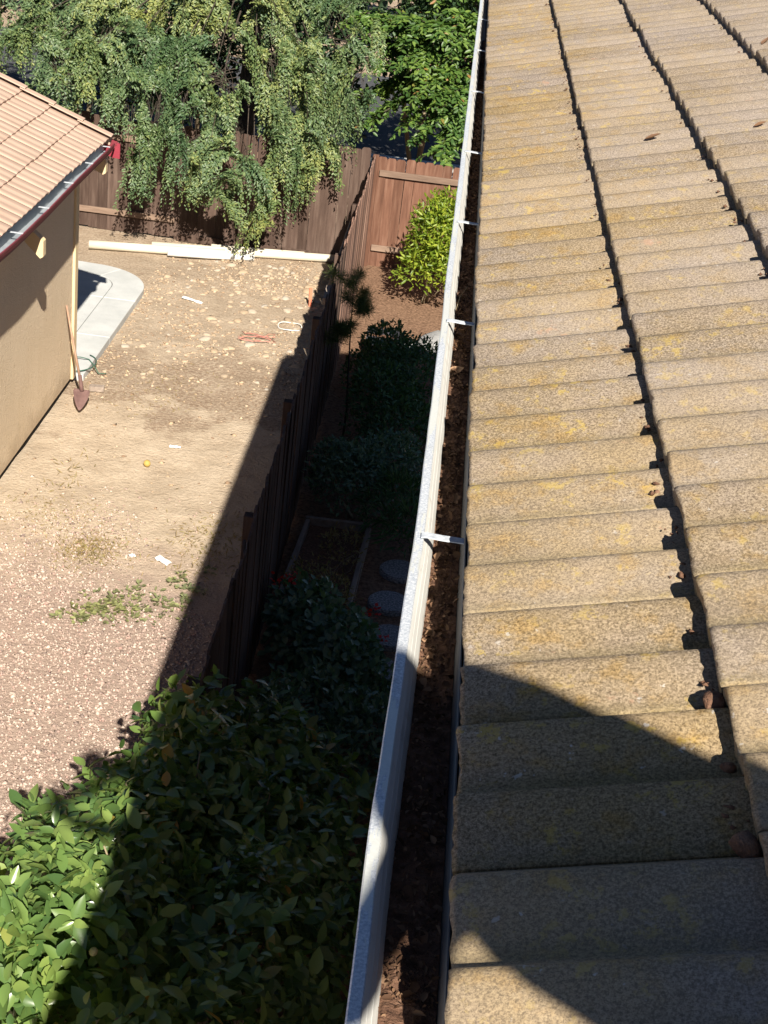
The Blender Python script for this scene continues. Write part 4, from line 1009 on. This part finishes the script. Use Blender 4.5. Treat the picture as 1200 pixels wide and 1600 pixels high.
# ---- camellia hedge in the foreground
cam_base = (-0.75, 6.1, 0)
came = props(empty('camellia_bush', cam_base), 'large glossy leaved camellia bush filling the bottom left corner, half in sun', 'bush')
cb = [(-1.15, 5.6, 1.15, 0.55, 0.75, 0.72), (-1.05, 6.6, 1.0, 0.5, 0.7, 0.68), (-0.95, 7.3, 0.9, 0.45, 0.55, 0.55), (-0.5, 5.5, 1.15, 0.6, 0.8, 0.8), (-0.45, 6.6, 0.95, 0.55, 0.7, 0.65), (-1.5, 5.6, 0.95, 0.42, 0.6, 0.7), (-0.35, 7.5, 0.75, 0.5, 0.7, 0.5), (-0.1, 6.2, 0.8, 0.4, 0.9, 0.6), (-0.7, 4.7, 1.2, 0.8, 0.6, 0.8), (-0.6, 8.2, 0.55, 0.45, 0.5, 0.42), (-1.35, 6.3, 0.75, 0.4, 0.5, 0.6), (-1.15, 7.6, 1.05, 0.38, 0.42, 0.55), (-1.35, 7.1, 0.9, 0.35, 0.4, 0.5), (-0.7, 7.9, 0.9, 0.45, 0.45, 0.5), (-1.6, 6.4, 0.75, 0.3, 0.4, 0.5), (-1.1, 7.45, 1.35, 0.3, 0.35, 0.42), (-0.9, 7.0, 1.35, 0.4, 0.4, 0.4), (-1.55, 5.7, 1.35, 0.42, 0.6, 0.6), (-1.3, 5.2, 1.6, 0.45, 0.5, 0.5), (-1.7, 6.3, 1.05, 0.3, 0.4, 0.5), (-1.45, 6.6, 1.2, 0.3, 0.4, 0.45), (-1.3, 5.3, 1.75, 0.5, 0.5, 0.45), (-1.15, 5.9, 1.6, 0.4, 0.45, 0.45), (-1.15, 6.7, 1.35, 0.35, 0.4, 0.42), (-1.6, 5.0, 1.4, 0.4, 0.5, 0.5)]
P0, out0 = blob_points(cb, 3400, 0.5)
# every point is a twig tip with a whorl of leaves
LP = []; LD = []; LN = []
for p, o_ in zip(P0, out0):
    ax = Vector(o_) * 0.8 + Vector((random.gauss(0, .35), random.gauss(0, .35), 0.45 + random.gauss(0, .2))); ax.normalize()
    s1 = ax.orthogonal().normalized(); s2 = ax.cross(s1)
    k = random.randint(4, 6); a0 = random.random() * 6.28
    for j in range(k):
        a = a0 + j * 2.4; rad = s1 * math.cos(a) + s2 * math.sin(a)
        lean = random.uniform(0.25, 0.7) if j < k - 1 else 1.1
        LP.append(Vector(p) - ax * (0.028 * (k - 1 - j)) ); LD.append(rad + ax * lean); LN.append(ax * 1.0 - rad * lean * 0.6 + Vector((random.gauss(0, .15), random.gauss(0, .15), random.gauss(0, .15))))
LP = np.array([tuple(v) for v in LP]); LD = np.array([tuple(v) for v in LD]); LN = np.array([tuple(v) for v in LN])
# the leaves that show largest (sunny top, nearest the lens) become single parts
sunx = 0.03 - 0.325 * (H - 1.15 - LP[:, 2])
score = np.where(LP[:, 0] < sunx, 1.0, 0.0) + 0.5 * (LP[:, 2] - 1.0) + rng.random(len(LP)) * 0.3 - 0.1 * np.abs(LP[:, 1] - 6.3)
vis = np.argsort(-score)[:300]
mask = np.zeros(len(LP), bool); mask[vis] = True
Ls = np.clip(rng.lognormal(-2.44, 0.30, len(LP)), 0.04, 0.14)
lp = [leaf_proto('leaf', 0.1, 0.1 * a_, M['camellia'], r_, f_, c_) for a_, r_, f_, c_ in [(0.46, 0.15, 0.25, 0.18), (0.54, 0.4, 0.4, 0.3), (0.44, 0.6, 0.2, 0.22), (0.56, 0.8, 0.45, 0.15), (0.5, 0.5, 0.12, 0.02), (0.54, 0.9, 0.3, 0.38), (0.45, 0.3, 0.35, 0.25), (0.58, 0.93, 0.2, 0.1), (0.4, 0.7, 0.5, 0.45)]]
rare = leaf_proto('leaf', 0.1, 0.05, M['camellia'], 0.99, 0.2, 0.2)
cbv = Vector(cam_base)
for i in vis:
    me = rare if random.random() < 0.008 else random.choice(lp)
    o = link('leaf', me, None, came)
    mm = frame(LD[i], LN[i]); mm.translation = Vector(LP[i]) - cbv
    o.matrix_local = mm @ Matrix.Scale(Ls[i] / 0.1 * 1.05, 4)
rest = ~mask
leaves('foliage', LP[rest] - np.array(cam_base), LD[rest], LN[rest], Ls[rest], Ls[rest] * rng.uniform(0.42, 0.58, rest.sum()), M['camellia'], came, fold=rng.uniform(0.05, 0.5, rest.sum()), curl=rng.uniform(-0.05, 0.4, rest.sum()), fine=True)
for k in range(70):
    i = rng.integers(0, len(P0)); e = Vector(P0[i]) - cbv
    s0 = Vector((random.gauss(0, .25), random.gauss(0, .6), 0)); md_ = s0.lerp(e, 0.55) + Vector((0, 0, 0.12))
    link('branch', tube_mesh('branch', [s0, md_, e], [0.016, 0.009, 0.004], 6), M['twig'], came)
for (x, y, z) in [(-1.32, 5.35, 1.78), (-1.12, 5.0, 1.9)]:
    bm = bmesh.new(); bmesh.ops.create_icosphere(bm, subdivisions=2, radius=0.02)
    for v in bm.verts: v.co.z *= 1.35
    me = bpy.data.meshes.new('flower_bud'); bm.to_mesh(me); bm.free(); me.polygons.foreach_set('use_smooth', [True] * len(me.polygons))
    link('flower_bud', me, M['bud'], came, Vector((x, y, z)) - cbv, (0.4, 0.3, 0))

# ---- weeds and dry grass on the dirt
n = 0; P = []; D = []
for k in range(62):
    t_ = rng.random(); cx_ = -2.75 + 1.0 * t_ + rng.normal(0, .06); cy_ = 10.75 + 0.75 * t_ + rng.normal(0, .30 * (0.25 + t_)); sz_ = rng.uniform(0.02, 0.09)
    for q in range(rng.integers(8, 16)):
        a_ = rng.random() * 6.28; rr_ = sz_ * rng.random() ** 0.6
        P.append((cx_ + rr_ * math.cos(a_), cy_ + rr_ * math.sin(a_), gz(cx_, cy_) + 0.012 + 0.03 * random.random())); D.append((math.cos(a_) + rng.normal(0, .3), math.sin(a_) + rng.normal(0, .3), 0.3 + rng.normal(0, .15)))
P = np.array(P); D = np.array(D); n = len(P)
o = leaves('weed_patch', P, D, rng.normal(0, .3, (n, 3)) + np.array([0, 0, 1]), rng.uniform(0.02, 0.06, n), rng.uniform(0.012, 0.04, n), M['weed'], fold=0.15, curl=0.1)
props(o, 'low green weeds creeping over the gravel toward the fence shadow', 'weeds', kind='stuff')
def tuft(cx, cy, rx, ry, n, L, lab):
    P = np.stack([cx + rng.normal(0, rx, n), cy + rng.normal(0, ry, n), np.zeros(n)], 1); P[:, 2] = [gz(a, b) for a, b, _ in P]
    D = rng.normal(0, .8, (n, 3)); D[:, 2] = np.abs(D[:, 2]) * 0.5 + 0.15
    o = leaves('dry_grass', P, D, sph(n), rng.uniform(0.4, 1, n) * L, 0.006, M['drygrass'], fold=0.1, curl=0.4)
    props(o, lab, 'dry grass', kind='stuff')
tuft(-2.85, 12.0, 0.16, 0.16, 800, 0.06, 'clump of dry grass at the edge of the gravel')
tuft(-3.35, 12.6, 0.30, 0.22, 420, 0.045, 'sparse dry grass left of the clump near the wall')
tuft(-1.75, 12.4, 0.25, 0.35, 500, 0.07, 'dry grass along the roof shadow edge')
tuft(-3.45, 13.4, 0.1, 0.3, 60, 0.10, 'straggly dead stalks at the foot of the stucco wall')
tuft(-3.0, 16.1, 0.35, 0.5, 260, 0.05, 'thin dry stubble on the brown earth by the shovel')

# ------------------------------------------------------------------ trees behind the fence
def qcurve(a, b, c, t): return a * (1 - t) ** 2 + b * 2 * t * (1 - t) + c * t * t
class Crown:
    def __init__(s): s.P = []; s.D = []; s.N = []; s.L = []; s.tw = []; s.R = []
    def limb(s, p0, p1, n_br, br_len, leaf, lift=0.6, droop=0.9, lpb=34, spread=1.0, up_first=True, t0=0.25):
        """limb from p0 arching to p1, carrying drooping leafy sprays"""
        p0 = np.array(p0, float); p1 = np.array(p1, float); mid_ = (p0 + p1) / 2 + np.array([0, 0, lift])
        tt = np.linspace(0, 1, 8); s.tw.append(([tuple(qcurve(p0, mid_, p1, t)) for t in tt], [0.035 * (1 - 0.85 * t) + 0.004 for t in tt]))
        for k in range(n_br):
            t = t0 + (1 - t0) * rng.random() ** 0.8; st_ = qcurve(p0, mid_, p1, t)
            tan = qcurve(p0, mid_, p1, min(1, t + .05)) - qcurve(p0, mid_, p1, t - .05); tan /= np.linalg.norm(tan)
            a = rng.normal(0, 0.95 * spread); ca, sa = math.cos(a), math.sin(a)
            h = np.array([tan[0] * ca - tan[1] * sa, tan[0] * sa + tan[1] * ca, tan[2] * 0.4 + rng.normal(0.05, 0.15)])
            L_ = br_len * rng.uniform(0.55, 1.2); n_ = int(lpb * L_ / br_len * rng.uniform(0.8, 1.2)) + 4
            u = np.linspace(0.08, 1, n_)
            P = st_ + h[None] * (u * L_ * (1 - 0.35 * u * droop))[:, None] + np.array([0, 0, -1.0]) * (droop * 0.72 * L_ * u ** 1.9)[:, None]
            P += rng.normal(0, 0.012, P.shape)
            T = np.gradient(P, axis=0); T = unit(T)
            side = np.cross(T, np.array([0, 0, 1.0])) ; side = unit(side + 1e-4); sg = np.where(np.arange(n_) % 2 == 0, 1, -1)[:, None]
            D = T * 0.65 + side * sg * 0.85 + rng.normal(0, .22, P.shape)
            upv = np.cross(side, T); upv = np.where(upv[:, 2:3] < 0, -upv, upv)
            N = upv + rng.normal(0, .32, P.shape) + np.array([0, -0.25, 0.2])
            s.P.append(P); s.D.append(D); s.N.append(N); s.L.append(leaf * rng.uniform(0.7, 1.15, n_) * (1.05 - 0.35 * u))
            if k % 3 == 0: s.tw.append(([tuple(P[0]), tuple(P[n_ // 2]), tuple(P[-1])], [0.006, 0.004, 0.002]))
    def build(s, root, mat, asp, base, fold=0.2):
        P = np.concatenate(s.P) - np.array(base); L = np.concatenate(s.L)
        leaves('crown', P, np.concatenate(s.D), np.concatenate(s.N), L, L * asp, mat, root, rnd=np.concatenate(s.R) if s.R else None, fold=fold)
        V = []; F = []; off = 0
        for pts, rr in s.tw:
            me_v, me_f = tube_np(pts, rr, 5); V.append(me_v - np.array(base)); F.append(me_f + off); off += len(me_v)
        o = link('limbs', npmesh('limbs', np.concatenate(V), np.concatenate(F), None, True), M['bark'], root); o['kind'] = 'stuff'
def tube_np(pts, rr, seg):
    pts = np.array(pts, float); n_ = len(pts); T = unit(np.gradient(pts, axis=0))
    A = unit(np.cross(T, np.array([0.3, 0.2, 0.93]))); B = np.cross(T, A); an = np.arange(seg) / seg * 6.2832
    V = pts[:, None] + (A[:, None] * np.cos(an)[None, :, None] + B[:, None] * np.sin(an)[None, :, None]) * np.array(rr)[:, None, None]
    F = [(i * seg + k, i * seg + (k + 1) % seg, (i + 1) * seg + (k + 1) % seg, (i + 1) * seg + k) for i in range(n_ - 1) for k in range(seg)]
    return V.reshape(-1, 3), np.array(F)
# camera ray through a photo pixel, to set branch tips at their own true distances
def at(px, py, y):
    v = right * ((px - 600) / 2300) - up * ((py - 800) / 2300) - back
    t = y / v.y; return np.array([v.x * t, y, H + v.z * t])
eb = (-3.6, 25.2, 0)
elm = props(empty('weeping_elm', eb), 'large weeping tree with small leaves drooping over the back fence', 'tree')
link('trunk', tube_mesh('trunk', [(0, 0, -0.1), (0.05, -0.05, 1.0), (0.15, -0.2, 2.2), (0.1, -0.3, 3.4), (0.2, -0.4, 5.0)], [0.24, 0.19, 0.16, 0.12, 0.05], 12), M['bark'], elm)
hub = np.array([-3.5, 24.9, 3.4])
cr = Crown()
def drape(apex, y, x0, x1, y0, y1, n_, leaf=0.066, jx=0.45, sp=0.024, fwd=0.5):
    """a drooping spray: strands that arch out of one limb end and hang to their own tips"""
    A = at(apex[0], apex[1], y); lp = [tuple(hub * (1 - t) + A * t + np.array([0, 0, 0.5 * math.sin(math.pi * t)])) for t in np.linspace(0, 1, 7)]
    cr.tw.append((lp, [0.024 * (1 - 0.8 * t) for t in np.linspace(0, 1, 7)]))
    tone = rng.normal(0.42, 0.17)
    for q in range(max(2, n_ // 8)):
        f = rng.random(); e0 = at(x0 + (x1 - x0) * f, y0 + (y1 - y0) * rng.random() ** 0.6, y - fwd * rng.random() + 0.15)
        s0 = A + np.array([rng.normal(0, jx) * 0.6, rng.normal(0.1, 0.25), rng.normal(0, 0.12)]) + (e0 - A) * np.array([0.25, 0.1, 0.45]) * rng.random()
        if s0[2] < e0[2] + 0.15: s0[2] = e0[2] + 0.15
        tq = tone + rng.normal(0, 0.12); roll = rng.normal(0, 1, (1, 3)) + np.array([[0, -0.8, 0.4]])
        for k in range(9):
            st_ = s0 + rng.normal(0, 0.05, 3); e = e0 + (s0 - e0) * 0.45 * rng.random() ** 2 + rng.normal(0, [0.085, 0.07, 0.05], 3)
            c_ = st_ * 0.35 + e * 0.65; c_[2] = max(st_[2], e[2]) + 0.12 + rng.normal(0, .04)
            L_ = np.linalg.norm(e - st_) * 1.15; n2 = max(6, int(L_ / sp)); u = np.linspace(0.02, 1, n2)[:, None]
            P = st_ * (1 - u) ** 2 + c_ * 2 * u * (1 - u) + e * u * u
            T = unit(np.gradient(P, axis=0)); ax = unit(roll + rng.normal(0, .4, (1, 3))); side = unit(np.cross(T, ax))
            for sg in (1, -1):
                D = T * 0.75 + side * sg * 0.8 + rng.normal(0, .25, P.shape)
                N = np.cross(side, T); N = np.where(N[:, 1:2] > 0.2, -N, N) + rng.normal(0, .3, P.shape) + np.array([0, -0.1, 0.5])
                P2 = P + rng.normal(0, .012, P.shape); kp = np.ones(n2, bool)
                for (hx, hz, rx_, rz_) in HOLES:
                    kp &= ((P2[:, 0] * 21.5 / P2[:, 1] - hx) / rx_) ** 2 + ((H - (H - P2[:, 2]) * 21.5 / P2[:, 1] - hz) / rz_) ** 2 > 1 + 0.25 * rng.normal(0, 1)
                cr.P.append(P2[kp]); cr.D.append(D[kp]); cr.N.append(N[kp]); cr.L.append((leaf * rng.uniform(0.65, 1.1, n2) * (1.05 - 0.3 * u[:, 0]))[kp])
                cr.R.append(np.clip(tq + rng.normal(0, 0.17, n2), 0.01, 0.99)[kp])
            if k % 4 == 0: cr.tw.append(([tuple(P[0]), tuple(P[n2 // 2]), tuple(P[-1])], [0.006, 0.004, 0.002]))
# openings in the crown where one looks through to the shade-darkened evergreens
HOLES = []
for (px, py, rx_, ry_) in [(352, 100, 30, 52), (243, 165, 15, 30), (300, 200, 20, 20), (107, 138, 12, 26), (140, 172, 14, 18), (386, 205, 20, 36), (530, 45, 22, 28), (18, 15, 18, 22), (424, 100, 10, 34), (205, 160, 10, 26), (560, 130, 14, 30), (90, 95, 14, 12), (290, 150, 10, 14), (470, 45, 12, 22), (160, 40, 14, 16)]:
    q_ = at(px, py, 21.5); HOLES.append((q_[0], q_[2], rx_ * 0.0095, ry_ * 0.0098))
drapes = [((305, 75), 21.2, 205, 335, 120, 235, 130), ((270, 110), 21.0, 195, 290, 170, 260, 85), ((340, 95), 21.4, 310, 390, 130, 250, 80), ((262, 190), 20.9, 190, 300, 250, 328, 75), ((330, 215), 21.0, 270, 360, 280, 338, 60),
          ((385, 240), 21.1, 355, 430, 290, 345, 55), ((395, 300), 20.9, 375, 405, 345, 395, 30), ((400, 60), 21.8, 375, 450, 110, 230, 80), ((465, 60), 21.9, 420, 510, 100, 215, 110), ((500, 110), 21.8, 470, 560, 160, 255, 90), ((455, 165), 21.5, 410, 500, 215, 290, 85), ((500, 190), 21.6, 450, 555, 235, 300, 60), ((440, 240), 21.4, 400, 480, 290, 345, 40),
          ((225, 45), 21.8, 165, 260, 90, 175, 95), ((150, 70), 21.7, 110, 200, 115, 195, 80), ((95, 60), 21.9, 60, 125, 95, 165, 65), ((120, 115), 21.5, 95, 160, 140, 190, 34), ((35, 40), 22.2, -10, 70, 70, 118, 75), ((185, 150), 21.3, 165, 215, 190, 225, 26),
          ((60, 0), 22.5, 0, 130, 20, 80, 90), ((180, 0), 22.4, 120, 240, 20, 90, 90), ((300, -10), 22.4, 240, 370, 15, 80, 110), ((420, -10), 22.5, 370, 480, 15, 90, 110), ((520, -10), 22.7, 470, 570, 10, 80, 90), ((540, 60), 22.6, 510, 580, 90, 150, 50), ((550, 120), 22.4, 525, 580, 150, 205, 34), ((0, -40), 22.8, -80, 40, -20, 40, 60), ((250, -90), 23.0, 0, 560, -60, 0, 160)]
for (ap, y, x0, x1, y0, y1, n_) in drapes: drape(ap, y, x0, x1, y0, y1, n_)
cr.build(elm, M['elm'], 0.46, eb)
# second crown behind and above it, cooler green
bbp = (-6.5, 28.0, 0)
bt = props(empty('shade_tree', bbp), 'taller blue green tree standing behind the weeping one at the top left', 'tree')
link('trunk', tube_mesh('trunk', [(0, 0, -0.1), (0.1, 0, 1.5), (0, 0.1, 3.5), (0.2, 0, 6.0)], [0.26, 0.2, 0.16, 0.05], 10), M['bark'], bt)
cr = Crown()
for k in range(46):
    tip = at(rng.uniform(-120, 560), rng.uniform(-260, 165), rng.uniform(24.3, 27.0))
    cr.limb(np.array([-6.3, 27.8, 3.8]) * 0.4 + tip * 0.6 + np.array([0, 1.2, 0.6]), tip, 30, 1.0, 0.095, 0.35, 0.6, 26, 1.4, t0=0.1)
cr.build(bt, M['elm_back'], 0.5, bbp)
# broad-leaved tree at the right, beside the gutter
rb = (0.6, 25.0, 0)
rtree = props(empty('broadleaf_tree', rb), 'bright green tree with reddish leaf tips beside the gutter at the top', 'tree')
link('trunk', tube_mesh('trunk', [(0, 0, -0.1), (0.0, 0.05, 1.2), (-0.1, -0.1, 2.6), (0.0, -0.2, 4.6)], [0.14, 0.11, 0.09, 0.03], 10), M['bark'], rtree)
cr = Crown()
rtips = [(690, 235, 22.6, 26, 0.42), (650, 225, 22.9, 8, 0.3), (700, 180, 22.9, 34, 0.55), (670, 130, 23.1, 36, 0.6), (660, 90, 23.3, 30, 0.6), (710, 110, 23.2, 30, 0.6), (690, 40, 23.5, 36, 0.65), (640, 30, 23.8, 34, 0.65), (720, 20, 23.6, 26, 0.6), (575, 100, 23.6, 18, 0.45), (600, 30, 24.0, 28, 0.6), (560, 20, 24.2, 24, 0.6), (735, 70, 23.4, 22, 0.6), (620, -60, 24.0, 40, 0.8), (700, -60, 24.0, 40, 0.8), (780, 60, 24.0, 40, 0.8), (820, -20, 24.2, 40, 0.8), (650, 165, 23.2, 14, 0.4), (610, 80, 24.2, 26, 0.55), (585, 60, 24.4, 26, 0.55), (625, 130, 24.3, 22, 0.45), (590, 140, 24.6, 20, 0.45), (640, 60, 23.6, 24, 0.5), (715, 215, 22.7, 18, 0.4), (700, 150, 22.8, 24, 0.5), (560, 150, 24.6, 18, 0.4), (665, 200, 22.9, 12, 0.35), (600, 175, 23.6, 14, 0.35), (570, 195, 23.8, 10, 0.3), (640, 190, 23.2, 12, 0.35)]
for (px, py, y, nb, ln) in rtips:
    tip = at(px, py, y); cr.limb(np.array([0.55, 24.8, 2.6]) + rng.normal(0, .2, 3), tip, int(nb * 1.25), ln, 0.145, 0.3, 0.5, 14, 1.3, t0=0.5)
cr.build(rtree, M['bigleaf'], 0.42, rb, 0.25)
# evergreen shrubs, crown shade put into their leaf colour, between the fence and the street
for k, (x, y, h_, lab) in enumerate([(-8.6, 26.3, 4.3, 'dense dark evergreen behind the peach roof'), (-6.6, 26.4, 4.3, 'dense dark evergreen behind the left part of the weeping tree'), (-4.6, 26.6, 4.2, 'dense dark evergreen behind the middle of the weeping tree'), (-2.7, 26.8, 4.1, 'dense dark evergreen behind the right part of the weeping tree'), (1.2, 26.3, 4.8, 'dense dark evergreen behind the bright green tree'), (-0.6, 26.6, 4.6, 'dense dark evergreen between the two near trees')]):
    z0 = 0.42 if k != 5 else 0.62
    blobs = [(x + rng.normal(0, .35), y + rng.normal(0, .2), h_ * z, 0.95, 0.7, h_ * 0.27) for z in ((0.3, 0.55, 0.75, 0.9) if k != 5 else (0.5, 0.7, 0.9))]
    shrub('evergreen', (x, y, 0), blobs, 8000 if k != 5 else 6000, 0.13, 0.5, M['evergreen'], lab, 'tree', 'evergreens behind the back fence', stems=3, stem_r=0.05)
# far trees closing the view beyond the street
for k, (x, y, lab) in enumerate([(-14, 40, 'dark far tree beyond the street at the left'), (-7, 43, 'dark far tree beyond the street in the middle left'), (-1, 42, 'dark far tree beyond the street behind the elm'), (6, 41, 'dark far tree beyond the street at the right')]):
    blobs = [(x + rng.normal(0, 1.2), y + rng.normal(0, 1.0), 2.6 + rng.normal(0, .8), 2.6, 2.2, 2.2) for _ in range(5)]
    r_ = shrub('far_tree', (x, y, 0), blobs, 5000, 0.32, 0.6, M['evergreen'], lab, 'tree', 'trees beyond the street', stems=2, stem_r=0.15)

# ------------------------------------------------------------------ the photographer, crouching beside the lens (casts the rounded shadow on the tiles)
def skin_body(name, nodes, edges, mat, parent=None, sub=1, root=0):
    me = bpy.data.meshes.new(name); me.from_pydata([n_[0] for n_ in nodes], edges, []); me.update()
    o = link(name, me, mat, parent)
    md = o.modifiers.new('skin', 'SKIN'); md.use_smooth_shade = True
    for v, n_ in zip(me.skin_vertices[0].data, nodes):
        v.radius = (n_[1], n_[1] if len(n_) < 3 else n_[2])
    me.skin_vertices[0].data[root].use_root = True
    s2 = o.modifiers.new('sub', 'SUBSURF'); s2.levels = sub; s2.render_levels = sub
    return o
M['skin'] = mat_simple('skin', [(0.3, (0.42, 0.24, 0.16)), (0.7, (0.48, 0.29, 0.20))], 5, 0.6, 0.4, 0)
M['shirt'] = mat_simple('navy_cotton', [(0.3, (0.03, 0.04, 0.08)), (0.7, (0.05, 0.06, 0.11))], 12, 0.9, 0.2, 0.3)
M['jeans'] = mat_simple('denim', [(0.3, (0.06, 0.08, 0.13)), (0.7, (0.09, 0.12, 0.19))], 12, 0.9, 0.2, 0.3)
M['hair'] = mat_simple('dark_hair', [(0.3, (0.02, 0.015, 0.01)), (0.7, (0.04, 0.03, 0.02))], 40, 0.6, 0.4, 0.4)
M['phone'] = mat_simple('phone_case', [(0.3, (0.02, 0.02, 0.02)), (0.7, (0.03, 0.03, 0.03))], 5, 0.4, 0.5, 0)
def W(x, y, z): return (x, y, H + z)
pel = (1.24, -0.42, 0.06)
nodes = [(W(*pel), 0.18, 0.16), (W(1.0, -0.40, 0.180), 0.19, 0.17), (W(0.78, -0.37, 0.315), 0.20, 0.18), (W(0.64, -0.35, 0.415), 0.17, 0.16), (W(0.53, -0.34, 0.475), 0.08), (W(0.45, -0.32, 0.455), 0.07, 0.08), (W(0.39, -0.30, 0.505), 0.08, 0.09), (W(0.365, -0.30, 0.56), 0.05, 0.06),
         (W(0.56, -0.30, 0.210), 0.075), (W(0.40, -0.26, -0.02), 0.044), (W(0.16, -0.13, -0.10), 0.032), (W(0.10, -0.10, -0.09), 0.030),
         (W(0.53, -0.12, 0.40), 0.055), (W(0.40, -0.09, 0.22), 0.042), (W(0.20, -0.08, 0.06), 0.032), (W(0.12, -0.075, 0.01), 0.030),
         (W(1.26, -0.24, -0.1), 0.10), (W(1.15, 0.02, -0.36), 0.070), (W(1.25, -0.12, -0.74), 0.045), (W(1.16, 0.02, -0.745), 0.04),
         (W(1.30, -0.55, -0.12), 0.10), (W(1.12, -0.62, -0.55), 0.070), (W(1.45, -0.75, -0.66), 0.045), (W(1.38, -0.62, -0.69), 0.04)]
edges = [(0, 1), (1, 2), (2, 3), (3, 4), (4, 5), (5, 6), (6, 7), (2, 8), (8, 9), (9, 10), (10, 11), (3, 12), (12, 13), (13, 14), (14, 15), (0, 16), (16, 17), (17, 18), (18, 19), (0, 20), (20, 21), (21, 22), (22, 23)]
for hand, base_i, dirv in ((0, 11, Vector((-0.055, 0.035, 0.03))), (1, 15, Vector((-0.05, 0.03, -0.045)))):
    b = Vector(nodes[base_i][0])
    for f in range(5):
        off = Vector((0, -0.004, 0.018 * (f - 2))) if f < 4 else Vector((0.012, 0.0, 0.03))
        ln = [0.8, 1.0, 1.05, 0.95, 0.75][f]
        i0 = len(nodes)
        nodes.append((tuple(b + off * 0.9 + dirv * 0.35 * ln), 0.010)); nodes.append((tuple(b + off + dirv * 0.75 * ln + Vector((0, -0.008, 0))), 0.009)); nodes.append((tuple(b + off + dirv * 1.0 * ln + Vector((0.004, -0.028, 0))), 0.008))
        edges += [(base_i, i0), (i0, i0 + 1), (i0 + 1, i0 + 2)]
per = skin_body('person', [(n_[0],) + tuple(r * (0.74 if i in (0, 1, 2, 3, 8, 12) else 0.88 if i in (16, 17, 18, 20, 21, 22) else 1.0) for r in n_[1:]) for i, n_ in enumerate(nodes)], edges, M['skin'])
props(per, 'person in navy shirt and jeans crouching on the tiles, leaning out with a phone', 'person')
def shell(name, idx, grow, mat):
    mp_ = {i: k for k, i in enumerate(idx)}
    nn = [(nodes[i][0],) + tuple(r * grow + 0.006 for r in nodes[i][1:]) for i in idx]
    ee = [(mp_[a], mp_[b]) for a, b in edges if a in mp_ and b in mp_]
    return skin_body(name, nn, ee, mat, per)
shell('shirt', [0, 1, 2, 3, 8, 12], 1.06, M['shirt'])
shell('trousers', [0, 16, 17, 18, 20, 21, 22], 1.07, M['jeans'])
bm = bmesh.new(); bmesh.ops.create_icosphere(bm, subdivisions=3, radius=0.107)
for v in bm.verts:
    v.co.y *= 1.12
    if v.co.z < -0.02 and v.co.y > -0.02: v.co *= 0.72
    v.co *= 1 + 0.04 * mnoise.noise(v.co * 25)
me = bpy.data.meshes.new('hair'); bm.to_mesh(me); bm.free(); me.polygons.foreach_set('use_smooth', [True] * len(me.polygons))
link('hair', me, M['hair'], per, W(0.385, -0.325, 0.52), (0.1, -0.3, 0))
pho = box('phone', (-0.012, 0.062, -0.140, 0.012, 0.012, 0.020), M['phone'], None, 0.004)
mm = camo.matrix_world.copy(); pho.matrix_world = mm
props(pho, 'black phone held out over the gutter by the crouching person', 'phone')
